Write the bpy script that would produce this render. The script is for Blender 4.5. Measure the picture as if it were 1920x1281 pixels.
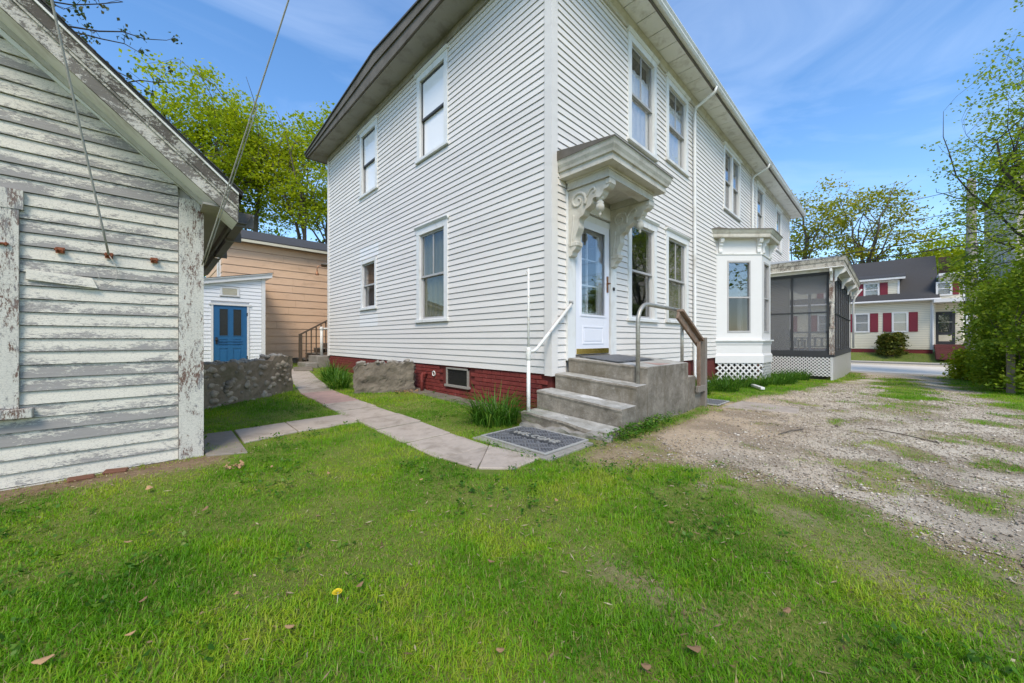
import bpy, bmesh, math, random
import numpy as np
from mathutils import Vector, Matrix

for o in list(bpy.data.objects):
    bpy.data.objects.remove(o)
random.seed(7)
RNG = np.random.default_rng(11)
scene = bpy.context.scene
COL = scene.collection
R_ = math.radians

# ------------------------------------------------------------------ camera
# world frame: x runs along the long side wall of the white house (towards the street),
# y along its end wall (towards the back yard), origin at the near house corner
CAM = (-3.906, -3.230, 1.10)
cd = bpy.data.cameras.new('camera')
cd.sensor_width = 36.0
cd.lens = 690.0 / 1920.0 * 36.0
cd.shift_y = -4.0 / 1920.0
cd.clip_start = 0.05
cd.clip_end = 2000.0
cam = bpy.data.objects.new('camera', cd)
COL.objects.link(cam)
cam.location = CAM
cam.rotation_euler = (R_(90), 0, R_(-44.3))
scene.camera = cam

# ------------------------------------------------------------------ sky and sun
SUN_AZ, SUN_EL = 226.0, 50.0           # azimuth counted from +x towards +y
SUN_STRENGTH, SKY_STRENGTH, EXPOSURE = 1.7, 0.15, 0.90
world = bpy.data.worlds.new('World')
scene.world = world
world.use_nodes = True
wn, wl = world.node_tree.nodes, world.node_tree.links
wn.clear()
sky = wn.new('ShaderNodeTexSky')
sky.sky_type = 'NISHITA'
sky.sun_disc = False
sky.sun_elevation = R_(SUN_EL)
sky.sun_rotation = R_(90.0 - SUN_AZ)
sky.air_density = 1.0
sky.dust_density = 0.5
sky.ozone_density = 2.0
wtc = wn.new('ShaderNodeTexCoord')
wmap = wn.new('ShaderNodeMapping')
wmap.inputs['Scale'].default_value = (1.0, 1.6, 4.5)
wmap.inputs['Rotation'].default_value = (0.0, 0.0, R_(35))
wl.new(wtc.outputs['Generated'], wmap.inputs['Vector'])
wno = wn.new('ShaderNodeTexNoise')
wno.inputs['Scale'].default_value = 1.7
wno.inputs['Detail'].default_value = 7.0
wno.inputs['Roughness'].default_value = 0.55
wno.inputs['Distortion'].default_value = 0.9
wl.new(wmap.outputs['Vector'], wno.inputs['Vector'])
wr = wn.new('ShaderNodeValToRGB')
wr.color_ramp.elements[0].position = 0.40
wr.color_ramp.elements[0].color = (0, 0, 0, 1)
wr.color_ramp.elements[1].position = 0.80
wr.color_ramp.elements[1].color = (0.24, 0.24, 0.24, 1)
wl.new(wno.outputs['Fac'], wr.inputs['Fac'])
wmix = wn.new('ShaderNodeMix')
wmix.data_type = 'RGBA'
wl.new(wr.outputs['Color'], wmix.inputs['Factor'])
whs = wn.new('ShaderNodeHueSaturation')
whs.inputs['Saturation'].default_value = 1.20
wl.new(sky.outputs['Color'], whs.inputs['Color'])
wl.new(whs.outputs['Color'], wmix.inputs[6])
wmix.inputs[7].default_value = (4.6, 5.2, 6.2, 1)
bg = wn.new('ShaderNodeBackground')
bg.inputs['Strength'].default_value = SKY_STRENGTH
wl.new(wmix.outputs[2], bg.inputs['Color'])
wo = wn.new('ShaderNodeOutputWorld')
wl.new(bg.outputs['Background'], wo.inputs['Surface'])

sd = bpy.data.lights.new('sun', 'SUN')
sd.energy = SUN_STRENGTH
sd.angle = R_(22.0)
sd.color = (1.0, 0.90, 0.74)
sun = bpy.data.objects.new('sun', sd)
COL.objects.link(sun)
sv = Vector((math.cos(R_(SUN_EL)) * math.cos(R_(SUN_AZ)), math.cos(R_(SUN_EL)) * math.sin(R_(SUN_AZ)), math.sin(R_(SUN_EL))))
sun.rotation_euler = sv.to_track_quat('Z', 'Y').to_euler()
sun.location = (0, 0, 30)

vs = scene.view_settings
vs.view_transform = 'Standard'
vs.look = 'None'
vs.exposure = EXPOSURE
vs.gamma = 1.0
vs.use_curve_mapping = False

# ------------------------------------------------------------------ materials
MATS = {}


class N:
    """small node-tree helper"""
    def __init__(self, name):
        self.m = bpy.data.materials.new(name)
        self.m.use_nodes = True
        self.t = self.m.node_tree
        self.t.nodes.clear()
        self.out = self.t.nodes.new('ShaderNodeOutputMaterial')
        MATS[name] = self.m

    def n(self, typ, **kw):
        nd = self.t.nodes.new('ShaderNode' + typ)
        for k, v in kw.items():
            if hasattr(nd, k) and k not in ('Scale',):
                setattr(nd, k, v)
        return nd

    def l(self, a, b):
        self.t.links.new(a, b)

    def val(self, sock, v):
        if hasattr(v, 'is_linked') or hasattr(v, 'links'):
            self.l(v, sock)
        else:
            if sock.type == 'RGBA' and len(v) == 3:
                v = (*v, 1.0)
            sock.default_value = v

    def pos(self, scale=(1, 1, 1), kind='Position'):
        if kind == 'Position':
            o = self.n('NewGeometry').outputs['Position']
        else:
            o = self.n('TexCoord').outputs[kind]
        mp = self.n('Mapping')
        self.l(o, mp.inputs['Vector'])
        mp.inputs['Scale'].default_value = scale
        return mp.outputs['Vector']

    def noise(self, scale=5, detail=4, rough=0.55, vec=None, dist=0.0):
        nd = self.n('TexNoise')
        nd.inputs['Scale'].default_value = scale
        nd.inputs['Detail'].default_value = detail
        nd.inputs['Roughness'].default_value = rough
        nd.inputs['Distortion'].default_value = dist
        self.l(vec if vec is not None else self.pos(), nd.inputs['Vector'])
        return nd.outputs['Fac']

    def voro(self, scale=5, vec=None, feature='F1', out='Distance'):
        nd = self.n('TexVoronoi')
        nd.feature = feature
        nd.inputs['Scale'].default_value = scale
        self.l(vec if vec is not None else self.pos(), nd.inputs['Vector'])
        return nd.outputs[out]

    def ramp(self, fac, stops):
        nd = self.n('ValToRGB')
        el = nd.color_ramp.elements
        while len(el) < len(stops):
            el.new(0.5)
        for e, (p, c) in zip(el, stops):
            e.position = p
            if isinstance(c, (int, float)):
                c = (c, c, c)
            e.color = (*c, 1.0)
        self.l(fac, nd.inputs['Fac'])
        return nd.outputs['Color']

    def mix(self, fac, a, b, blend='MIX'):
        nd = self.n('Mix')
        nd.data_type = 'RGBA'
        nd.blend_type = blend
        self.val(nd.inputs[0], fac)
        self.val(nd.inputs[6], a)
        self.val(nd.inputs[7], b)
        return nd.outputs[2]

    def math(self, op, a, b=0.0, clamp=False):
        nd = self.n('Math')
        nd.operation = op
        nd.use_clamp = clamp
        self.val(nd.inputs[0], a)
        self.val(nd.inputs[1], b)
        return nd.outputs[0]

    def rnd(self):
        return self.n('ObjectInfo').outputs['Random']

    def bsdf(self, col, rough=0.7, metal=0.0, spec=0.4, bump=None, bstr=0.3, bdist=0.01):
        b = self.n('BsdfPrincipled')
        self.val(b.inputs['Base Color'], col)
        self.val(b.inputs['Roughness'], rough)
        b.inputs['Metallic'].default_value = metal
        b.inputs['Specular IOR Level'].default_value = spec
        if bump is not None:
            bn = self.n('Bump')
            bn.inputs['Strength'].default_value = bstr
            bn.inputs['Distance'].default_value = bdist
            self.l(bump, bn.inputs['Height'])
            self.l(bn.outputs['Normal'], b.inputs['Normal'])
        return b

    def done(self, sh):
        self.l(sh.outputs[0] if hasattr(sh, 'outputs') else sh, self.out.inputs['Surface'])
        return self.m


def mul(c, k):
    return tuple(min(1.0, x * k) for x in c)


def simple(name, col, rough=0.7, var=0.12, scale=6.0, bump=0.0, bscale=60.0, metal=0.0, stain=None, stain_amt=0.5, sscale=3.0, stretch=(1, 1, 1), orand=0.0, spec=0.35):
    g = N(name)
    v = g.pos(stretch)
    c = g.mix(g.noise(scale, 5, 0.6, v), mul(col, 1 - var), mul(col, 1 + var))
    if stain is not None:
        f = g.ramp(g.noise(sscale, 7, 0.68, v, 0.3), [(0.62 - 0.3 * stain_amt, 0.0), (0.72 - 0.1 * stain_amt, min(1.0, 0.5 + stain_amt * .5))])
        c = g.mix(f, c, stain)
    if orand:
        k = g.math('MULTIPLY_ADD', g.rnd(), 2 * orand)
        k.node.inputs[2].default_value = 1 - orand
        cc = g.n('CombineColor')
        for i in range(3):
            g.l(k, cc.inputs[i])
        c = g.mix(1.0, c, cc.outputs[0], 'MULTIPLY')
    b = g.noise(bscale, 6, 0.65) if bump else None
    return g.done(g.bsdf(c, rough, metal, spec, b, bump, 0.01))


def make_materials():
    # vinyl clapboards of the white house
    g = N('vinyl_siding')
    v = g.pos((0.6, 0.6, 2.2))
    base = g.mix(g.noise(1.3, 6, 0.65, v), (0.715, 0.672, 0.622), (0.785, 0.742, 0.69))
    grime = g.ramp(g.noise(1.1, 8, 0.7, g.pos((0.5, 0.5, 2.8)), 0.6), [(0.52, 0.0), (0.80, 0.55)])
    base = g.mix(grime, base, (0.54, 0.50, 0.465))
    sm = g.ramp(g.noise(4.5, 5, 0.7, g.pos((0.8, 0.8, 3.0))), [(0.62, 0.0), (0.78, 0.5)])
    base = g.mix(sm, base, (0.47, 0.455, 0.43))
    k = g.math('MULTIPLY_ADD', g.rnd(), 0.09)
    k.node.inputs[2].default_value = 0.94
    cc = g.n('CombineColor')
    for i in range(3):
        g.l(k, cc.inputs[i])
    base = g.mix(1.0, base, cc.outputs[0], 'MULTIPLY')
    g.done(g.bsdf(base, 0.55, 0, 0.3, g.noise(90, 3, 0.5, g.pos((0.25, 0.25, 1))), 0.12, 0.004))
    simple('vinyl_new', (0.78, 0.765, 0.74), 0.5, 0.02)
    simple('trim_white', (0.74, 0.735, 0.71), 0.55, 0.06, 5, 0.1, 70, stain=(0.46, 0.43, 0.37), stain_amt=0.28, sscale=2.3, stretch=(1, 1, .5))
    simple('trim_aged', (0.56, 0.53, 0.46), 0.62, 0.10, 6, 0.2, 50, stain=(0.36, 0.32, 0.25), stain_amt=0.50, sscale=4)
    simple('trim_dirty', (0.15, 0.13, 0.105), 0.75, 0.18, 4, 0.2, 40, stain=(0.09, 0.075, 0.055), stain_amt=0.7, sscale=2.5)
    simple('soffit_white', (0.80, 0.78, 0.73), 0.6, 0.06, 4, 0.05, 40, stain=(0.45, 0.41, 0.34), stain_amt=0.35)
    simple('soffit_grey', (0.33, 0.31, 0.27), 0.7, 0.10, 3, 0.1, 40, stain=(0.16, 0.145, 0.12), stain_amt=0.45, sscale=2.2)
    simple('paint_white', (0.70, 0.685, 0.665), 0.4, 0.03, 8, 0.03, 50)
    simple('door_white', (0.79, 0.79, 0.84), 0.35, 0.02, 4)
    simple('sash_grey', (0.42, 0.41, 0.40), 0.5, 0.1)
    simple('pane_black', (0.018, 0.018, 0.018), 0.25, 0.2, spec=0.3)
    simple('sash_dark', (0.06, 0.06, 0.06), 0.5, 0.1)
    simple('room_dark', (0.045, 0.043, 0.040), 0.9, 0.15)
    simple('curtain_sky_white', (0.86, 0.84, 0.82), 0.85, 0.06, 30, stretch=(6, 6, .3))  # white sheets added behind upper panes to look like reflected bright sky
    simple('curtain_olive', (0.17, 0.165, 0.09), 0.85, 0.15, 20, stretch=(6, 6, .3))
    simple('roof_felt', (0.09, 0.09, 0.095), 0.9, 0.25, 20, 0.4, 90)
    simple('concrete', (0.30, 0.275, 0.235), 0.9, 0.22, 5, 0.5, 55, stain=(0.19, 0.165, 0.13), stain_amt=0.7, sscale=2.6)
    # step treads: pale worn wear on top of concrete
    g = N('concrete_step')
    c = g.mix(g.ramp(g.noise(6, 8, 0.72), [(0.32, 0.0), (0.68, 1.0)]), (0.12, 0.104, 0.08), (0.31, 0.275, 0.225))
    c = g.mix(g.ramp(g.noise(2.8, 6, 0.7, g.pos((1, 1, .25))), [(0.5, 0.0), (0.68, 0.75)]), c, (0.13, 0.105, 0.07))
    c = g.mix(g.ramp(g.noise(24, 5, 0.7), [(0.58, 0.0), (0.72, 0.45)]), c, (0.36, 0.34, 0.30))
    pit = g.ramp(g.voro(46), [(0.05, 0.0), (0.16, 1.0)])
    c = g.mix(1.0, c, g.mix(pit, (0.55, 0.5, 0.45), (1, 1, 1)), 'MULTIPLY')
    nz = g.n('SeparateXYZ')
    g.l(g.n('NewGeometry').outputs['True Normal'], nz.inputs[0])
    topf = g.ramp(nz.outputs['Z'], [(0.7, 0.0), (0.9, 1.0)])
    wear = g.mix(g.ramp(g.noise(5, 7, 0.7), [(0.35, 0.0), (0.65, 1.0)]), (0.27, 0.255, 0.215), (0.50, 0.48, 0.43))
    spill = g.ramp(g.noise(2.2, 6, 0.6, None, 0.4), [(0.57, 0.0), (0.62, 0.7)])
    wear = g.mix(spill, wear, (0.72, 0.71, 0.68))
    c = g.mix(topf, c, wear)
    drip = g.ramp(g.noise(9, 6, 0.7, g.pos((6, 6, .5))), [(0.60, 0.0), (0.68, 0.5)])
    c = g.mix(g.math('MULTIPLY', drip, 0.8), c, (0.09, 0.078, 0.06))
    g.done(g.bsdf(c, 0.9, 0, 0.25, g.noise(48, 9, 0.78), 0.9, 0.010))
    simple('slab', (0.43, 0.36, 0.295), 0.9, 0.2, 9, 0.5, 120, stain=(0.25, 0.205, 0.155), stain_amt=0.45, sscale=5, orand=0.08)
    simple('slab_red', (0.40, 0.265, 0.225), 0.9, 0.16, 9, 0.4, 120, stain=(0.25, 0.19, 0.16), stain_amt=0.4, sscale=5, orand=0.08)
    simple('slab_dirt', (0.25, 0.215, 0.175), 0.95, 0.25, 14, 0.6, 80)
    simple('brick_red', (0.20, 0.035, 0.028), 0.75, 0.25, 9, 0.5, 45, stain=(0.30, 0.14, 0.12), stain_amt=0.16, sscale=14, orand=0.16)
    simple('mortar_red', (0.13, 0.025, 0.02), 0.85, 0.2, 9, 0.3, 60)
    simple('steel', (0.42, 0.40, 0.35), 0.45, 0.18, 18, 0.2, 90, metal=0.55, stain=(0.22, 0.19, 0.15), stain_amt=0.45, sscale=12)
    simple('pipe_white', (0.72, 0.70, 0.64), 0.5, 0.08, 20, stain=(0.36, 0.19, 0.09), stain_amt=0.22, sscale=16)
    simple('wood_brown', (0.19, 0.125, 0.085), 0.85, 0.35, 8, 0.5, 40, stretch=(1, 1, 1), stain=(0.30, 0.25, 0.20), stain_amt=0.4, sscale=7)
    simple('wood_grey', (0.20, 0.175, 0.145), 0.9, 0.3, 9, 0.5, 40, stretch=(1, 1, .2))
    simple('wood_dark', (0.115, 0.085, 0.06), 0.9, 0.3, 9, 0.4, 40)
    simple('rubber', (0.045, 0.047, 0.05), 0.55, 0.3, 20, 0.3, 120, stain=(0.22, 0.215, 0.205), stain_amt=0.45, sscale=9)
    simple('rubber_rim', (0.34, 0.33, 0.30), 0.6, 0.2, 20)
    simple('rubber_rib', (0.17, 0.172, 0.178), 0.5, 0.25, 30)
    simple('brass', (0.72, 0.50, 0.16), 0.25, 0.1, 9, metal=1.0)
    simple('copper', (0.30, 0.14, 0.07), 0.4, 0.2, 30, metal=0.6)
    simple('iron_dark', (0.03, 0.03, 0.032), 0.5, 0.2)
    simple('rust', (0.23, 0.075, 0.035), 0.85, 0.4, 40, 0.4, 90)
    simple('gutter_brown', (0.14, 0.12, 0.105), 0.55, 0.2, 9, stain=(0.07, 0.055, 0.045), stain_amt=0.4)
    simple('cable', (0.36, 0.34, 0.30), 0.6, 0.15, 30)
    simple('cable_black', (0.02, 0.02, 0.022), 0.6, 0.1)
    simple('shed_siding', (0.78, 0.78, 0.79), 0.5, 0.04, 3, orand=0.02)
    simple('blue_door', (0.020, 0.115, 0.26), 0.42, 0.08, 8, 0.08, 50)
    simple('vent_cream', (0.60, 0.56, 0.43), 0.6, 0.1)
    simple('orange_siding', (0.70, 0.47, 0.305), 0.75, 0.07, 5, 0.25, 50, stain=(0.46, 0.30, 0.19), stain_amt=0.25, sscale=2, orand=0.03, stretch=(.6, .6, 2))
    simple('shingle', (0.062, 0.059, 0.058), 0.9, 0.35, 26, 0.5, 60, stretch=(1, 1, 2.2))
    simple('stone_round', (0.36, 0.30, 0.225), 0.9, 0.3, 7, 0.5, 50, stain=(0.10, 0.085, 0.065), stain_amt=0.5, orand=0.25)
    simple('stone_mortar', (0.235, 0.185, 0.13), 0.95, 0.4, 6, 0.8, 26, stain=(0.09, 0.085, 0.04), stain_amt=0.4, sscale=3)
    simple('concrete_old', (0.20, 0.17, 0.13), 0.95, 0.3, 6, 0.8, 30, stain=(0.115, 0.095, 0.075), stain_amt=0.6, sscale=4)
    simple('concrete_pale', (0.30, 0.275, 0.235), 0.95, 0.3, 14, 0.8, 40)
    simple('asphalt', (0.70, 0.63, 0.53), 1.0, 0.1, 3, 0.2, 90, spec=0.05)
    simple('sidewalk', (0.47, 0.43, 0.36), 0.9, 0.1, 3)
    simple('kerbstone', (0.22, 0.21, 0.20), 0.9, 0.2, 4)
    simple('shutter_red', (0.19, 0.022, 0.035), 0.55, 0.08)
    simple('foundation_red', (0.17, 0.03, 0.03), 0.8, 0.2, 6)
    simple('steps_red', (0.14, 0.045, 0.04), 0.8, 0.2, 6)
    simple('chimney_brick', (0.17, 0.10, 0.06), 0.9, 0.3, 14)
    simple('pole_wood', (0.27, 0.25, 0.22), 0.9, 0.35, 9, 0.6, 30, stretch=(3, 3, .35), stain=(0.12, 0.11, 0.095), stain_amt=0.5, sscale=3)
    simple('metal_grey', (0.42, 0.44, 0.46), 0.5, 0.1, 6, metal=0.4)
    simple('grey_plank', (0.33, 0.33, 0.33), 0.85, 0.1)
    simple('bark', (0.115, 0.095, 0.072), 0.95, 0.35, 9, 0.6, 30, stretch=(2, 2, .5))
    simple('bark_dark', (0.055, 0.048, 0.04), 0.95, 0.3, 9, 0.4, 30)
    simple('leaf_dry', (0.32, 0.19, 0.095), 0.85, 0.3, 30, orand=0.35)
    simple('petal_yellow', (0.75, 0.56, 0.02), 0.7, 0.1)
    simple('porch_frame', (0.045, 0.047, 0.05), 0.6, 0.2)
    simple('porch_floor', (0.12, 0.12, 0.12), 0.8, 0.2)
    simple('plaster_room', (0.38, 0.37, 0.36), 0.9, 0.05)
    simple('terracotta_brick', (0.17, 0.075, 0.045), 0.9, 0.3, 9, 0.5, 40)
    simple('sign_white', (0.75, 0.75, 0.75), 0.5, 0.03)

    # horizontally lined siding for the far houses (too far to tell the boards apart)
    def far_siding(name, col, step, line):
        g = N(name)
        sp = g.n('SeparateXYZ')
        g.l(g.n('NewGeometry').outputs['Position'], sp.inputs[0])
        fr = g.math('FRACT', g.math('MULTIPLY', sp.outputs['Z'], 1.0 / step))
        ln = g.ramp(fr, [(0.0, 1.0), (0.16, 1.0), (0.22, 0.0), (1.0, 0.0)])
        ln.node.color_ramp.interpolation = 'LINEAR'
        c = g.mix(g.noise(2, 4), mul(col, .95), mul(col, 1.05))
        c = g.mix(g.math('MULTIPLY', ln, 0.75), c, line)
        g.done(g.bsdf(c, 0.6, 0, 0.3, fr, 0.5, 0.02))
    far_siding('cream_siding', (0.74, 0.68, 0.54), 0.115, (0.40, 0.36, 0.28))
    far_siding('grey_siding', (0.60, 0.54, 0.46), 0.16, (0.19, 0.17, 0.15))

    # peeling paint on the barn's boards; Generated z runs up each single board
    def peel(name, gz_w, bare, bare2, paint, thr, red=None, vstretch=(1, 1, 1)):
        g = N(name)
        gen = g.n('SeparateXYZ')
        g.l(g.n('TexCoord').outputs['Generated'], gen.inputs[0])
        seed = g.math('MULTIPLY', g.rnd(), 37.0)
        pv = g.n('VectorMath')
        pv.operation = 'ADD'
        g.l(g.pos(vstretch), pv.inputs[0])
        cx = g.n('CombineXYZ')
        g.l(seed, cx.inputs[0])
        g.l(seed, cx.inputs[2])
        g.l(cx.outputs[0], pv.inputs[1])
        pvec = pv.outputs[0]
        big = g.noise(2.9, 8, 0.78, pvec, 0.35)
        fine = g.noise(38, 7, 0.8, pvec, 0.5)
        s = g.math('ADD', g.math('MULTIPLY', big, 1.05), g.math('MULTIPLY', fine, 0.80))
        s = g.math('ADD', s, g.math('MULTIPLY', gen.outputs['Z'], gz_w))
        rr = g.math('MULTIPLY_ADD', g.rnd(), 0.18)
        rr.node.inputs[2].default_value = -0.10
        s = g.math('ADD', s, rr)
        crack = g.voro(70, g.pos((.55, .55, 1.0)), 'DISTANCE_TO_EDGE')
        crk = g.ramp(crack, [(0.0, 0.0), (0.06, 1.0)])
        pm = g.ramp(s, [(thr - 0.02, 0.0), (thr + 0.02, 1.0)])
        wood = g.mix(g.noise(9, 7, 0.75, g.pos((.4, .4, 12) if vstretch[2] >= 1 else (12, 12, .4))), bare, bare2)
        if red is not None:
            wood = g.mix(g.ramp(g.noise(3.5, 5, 0.6, pvec), [(0.42, 0.0), (0.52, 1.0)]), wood, red)
        pc = g.mix(g.noise(5, 5, 0.6, pvec), mul(paint, 0.84), paint)
        pc = g.mix(g.math('MULTIPLY', g.math('SUBTRACT', 1.0, crk), 0.5), pc, mul(bare2, .7))
        c = g.mix(pm, wood, pc)
        g.done(g.bsdf(c, 0.85, 0, 0.2, g.mix(0.6, pm, fine), 0.5, 0.004))
    peel('peel_board', 0.16, (0.21, 0.195, 0.18), (0.38, 0.355, 0.33), (0.70, 0.65, 0.55), 0.950, None, (0.8, 0.8, 2.6))
    peel('peel_trim', 0.0, (0.20, 0.19, 0.185), (0.30, 0.285, 0.275), (0.66, 0.62, 0.54), 0.835, (0.17, 0.105, 0.08), (3, 3, 0.9))
    peel('peel_rake', 0.0, (0.12, 0.105, 0.09), (0.25, 0.225, 0.19), (0.60, 0.555, 0.475), 0.92, None, (1.0, 2, 1.4))
    peel('peel_dark', 0.0, (0.06, 0.05, 0.042), (0.16, 0.14, 0.115), (0.47, 0.44, 0.37), 1.0, None, (1.0, 2, 1.4))

    # window glass: clear pane with a mirror share that grows at grazing angles
    def glass(name, base_refl, tint):
        g = N(name)
        lw = g.n('LayerWeight')
        lw.inputs['Blend'].default_value = 0.5
        fpow = g.math('POWER', lw.outputs['Facing'], 5.0)
        tr = g.n('BsdfTransparent')
        tr.inputs[0].default_value = (*tint, 1)
        gl = g.n('BsdfGlossy')
        gl.inputs['Roughness'].default_value = 0.015
        gl.inputs['Color'].default_value = (0.95, 0.95, 0.97, 1)
        bn = g.n('Bump')
        bn.inputs['Strength'].default_value = 0.05
        bn.inputs['Distance'].default_value = 0.02
        g.l(g.noise(1.6, 2, 0.5), bn.inputs['Height'])
        g.l(bn.outputs['Normal'], gl.inputs['Normal'])
        f = g.math('MULTIPLY_ADD', fpow, 0.9 - base_refl, True)
        f.node.inputs[2].default_value = base_refl
        mx = g.n('MixShader')
        g.l(f, mx.inputs[0])
        g.l(tr.outputs[0], mx.inputs[1])
        g.l(gl.outputs[0], mx.inputs[2])
        g.done(mx)
    glass('glass_clear', 0.015, (0.98, 0.98, 0.98))
    glass('glass', 0.05, (0.90, 0.91, 0.91))
    glass('glass_bright', 0.30, (0.85, 0.86, 0.86))
    glass('glass_mid', 0.14, (0.88, 0.89, 0.89))

    # pane with a bright sky reflection painted in as white diffuse colour
    g = N('glass_sky_white')
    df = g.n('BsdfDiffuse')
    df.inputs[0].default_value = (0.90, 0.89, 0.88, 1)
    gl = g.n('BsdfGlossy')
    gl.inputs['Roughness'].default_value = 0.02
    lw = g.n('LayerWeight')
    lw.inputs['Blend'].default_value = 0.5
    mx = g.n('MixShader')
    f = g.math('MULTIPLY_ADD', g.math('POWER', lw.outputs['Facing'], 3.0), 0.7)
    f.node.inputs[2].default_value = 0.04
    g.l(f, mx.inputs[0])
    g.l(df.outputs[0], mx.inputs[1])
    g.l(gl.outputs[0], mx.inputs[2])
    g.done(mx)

    # insect screen: fine dark weave one can partly see through
    g = N('insect_screen')
    tr = g.n('BsdfTransparent')
    df = g.n('BsdfDiffuse')
    df.inputs[0].default_value = (0.22, 0.22, 0.225, 1)
    mx = g.n('MixShader')
    mx.inputs[0].default_value = 0.52
    g.l(tr.outputs[0], mx.inputs[1])
    g.l(df.outputs[0], mx.inputs[2])
    g.done(mx)

    # foliage: attribute 'tone' per leaf / blade picks the colour
    def leafmat(name, stops, trans=0.35, patch=None):
        g = N(name)
        at = g.n('Attribute')
        at.attribute_name = 'tone'
        c = g.ramp(at.outputs['Fac'], stops)
        if patch is not None:
            f = g.ramp(g.noise(1.5, 5, 0.65), [(0.43, 0.0), (0.64, 0.75)])
            c = g.mix(f, c, patch, 'MIX')
        df = g.n('BsdfDiffuse')
        g.l(c, df.inputs[0])
        tl = g.n('BsdfTranslucent')
        g.l(g.mix(1.0, c, (1.0, 1.0, 0.55), 'MULTIPLY'), tl.inputs[0])
        mx = g.n('MixShader')
        mx.inputs[0].default_value = trans
        g.l(df.outputs[0], mx.inputs[1])
        g.l(tl.outputs[0], mx.inputs[2])
        gl = g.n('BsdfGlossy')
        gl.inputs['Roughness'].default_value = 0.45
        gl.inputs[0].default_value = (1, 1, 1, 1)
        m2 = g.n('MixShader')
        m2.inputs[0].default_value = 0.012
        g.l(mx.outputs[0], m2.inputs[1])
        g.l(gl.outputs[0], m2.inputs[2])
        g.done(m2)
    leafmat('lawn', [(0.0, (0.075, 0.225, 0.006)), (0.45, (0.185, 0.405, 0.012)), (0.80, (0.41, 0.51, 0.030)), (0.90, (0.36, 0.34, 0.10)), (1.0, (0.46, 0.37, 0.18))], 0.40)
    leafmat('daylily', [(0.0, (0.03, 0.09, 0.010)), (0.6, (0.08, 0.20, 0.016)), (1.0, (0.24, 0.30, 0.05))], 0.35)
    leafmat('maple_leaf', [(0.0, (0.19, 0.26, 0.008)), (0.5, (0.37, 0.45, 0.014)), (1.0, (0.58, 0.60, 0.035))], 0.55)
    leafmat('yellow_leaf', [(0.0, (0.17, 0.20, 0.012)), (0.5, (0.36, 0.37, 0.03)), (1.0, (0.56, 0.46, 0.06))], 0.5)
    leafmat('fresh_leaf', [(0.0, (0.12, 0.20, 0.014)), (0.5, (0.26, 0.36, 0.03)), (1.0, (0.48, 0.52, 0.07))], 0.55)
    leafmat('dark_leaf', [(0.0, (0.025, 0.05, 0.014)), (0.5, (0.06, 0.09, 0.025)), (1.0, (0.15, 0.12, 0.05))], 0.3)
    leafmat('shrub_leaf', [(0.0, (0.075, 0.14, 0.010)), (0.5, (0.18, 0.28, 0.018)), (1.0, (0.38, 0.44, 0.04))], 0.45)
    leafmat('hedge_leaf', [(0.0, (0.05, 0.07, 0.012)), (0.6, (0.12, 0.14, 0.02)), (1.0, (0.30, 0.22, 0.04))], 0.3)
    leafmat('litter', [(0.0, (0.12, 0.07, 0.035)), (0.5, (0.27, 0.19, 0.10)), (1.0, (0.48, 0.40, 0.25))], 0.15)
    leafmat('red_leaf', [(0.0, (0.12, 0.03, 0.03)), (1.0, (0.30, 0.10, 0.10))], 0.3)

    # ground: colour laid down per vertex (soil, dirt, gravel), grain from noise
    g = N('soil')
    at = g.n('Attribute')
    at.attribute_name = 'ground_colour'
    f1 = g.noise(26, 8, 0.75)
    f2 = g.noise(140, 4, 0.7)
    c = g.mix(g.ramp(f1, [(0.3, 0.0), (0.7, 1.0)]), g.mix(1.0, at.outputs['Color'], (0.72, 0.70, 0.66), 'MULTIPLY'), g.mix(1.0, at.outputs['Color'], (1.22, 1.22, 1.2), 'MULTIPLY'))
    c = g.mix(g.ramp(f2, [(0.35, 0.35), (0.5, 0.0)]), c, (0.10, 0.085, 0.065))
    hgt = g.math('ADD', g.math('MULTIPLY', f1, 0.6), g.math('MULTIPLY', f2, 0.4))
    g.done(g.bsdf(c, 0.95, 0, 0.15, hgt, 0.9, 0.02))
    g = N('pebble')
    at = g.n('Attribute')
    at.attribute_name = 'tone'
    c = g.ramp(at.outputs['Fac'], [(0.0, (0.11, 0.09, 0.07)), (0.35, (0.29, 0.24, 0.185)), (0.75, (0.50, 0.42, 0.33)), (1.0, (0.68, 0.61, 0.51))])
    g.done(g.bsdf(c, 0.9, 0, 0.2, g.noise(120, 3), 0.3, 0.003))


make_materials()

# ------------------------------------------------------------------ mesh builder
class Frame:
    """wall frame: s along the wall, n outwards, z up"""
    def __init__(self, o, d, n):
        self.o, self.d, self.n = o, d, n

    def __call__(self, s, n, z):
        return (self.o[0] + self.d[0] * s + self.n[0] * n, self.o[1] + self.d[1] * s + self.n[1] * n, z)


WORLD = Frame((0, 0), (1, 0), (0, 1))      # s=x, n=y


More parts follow.
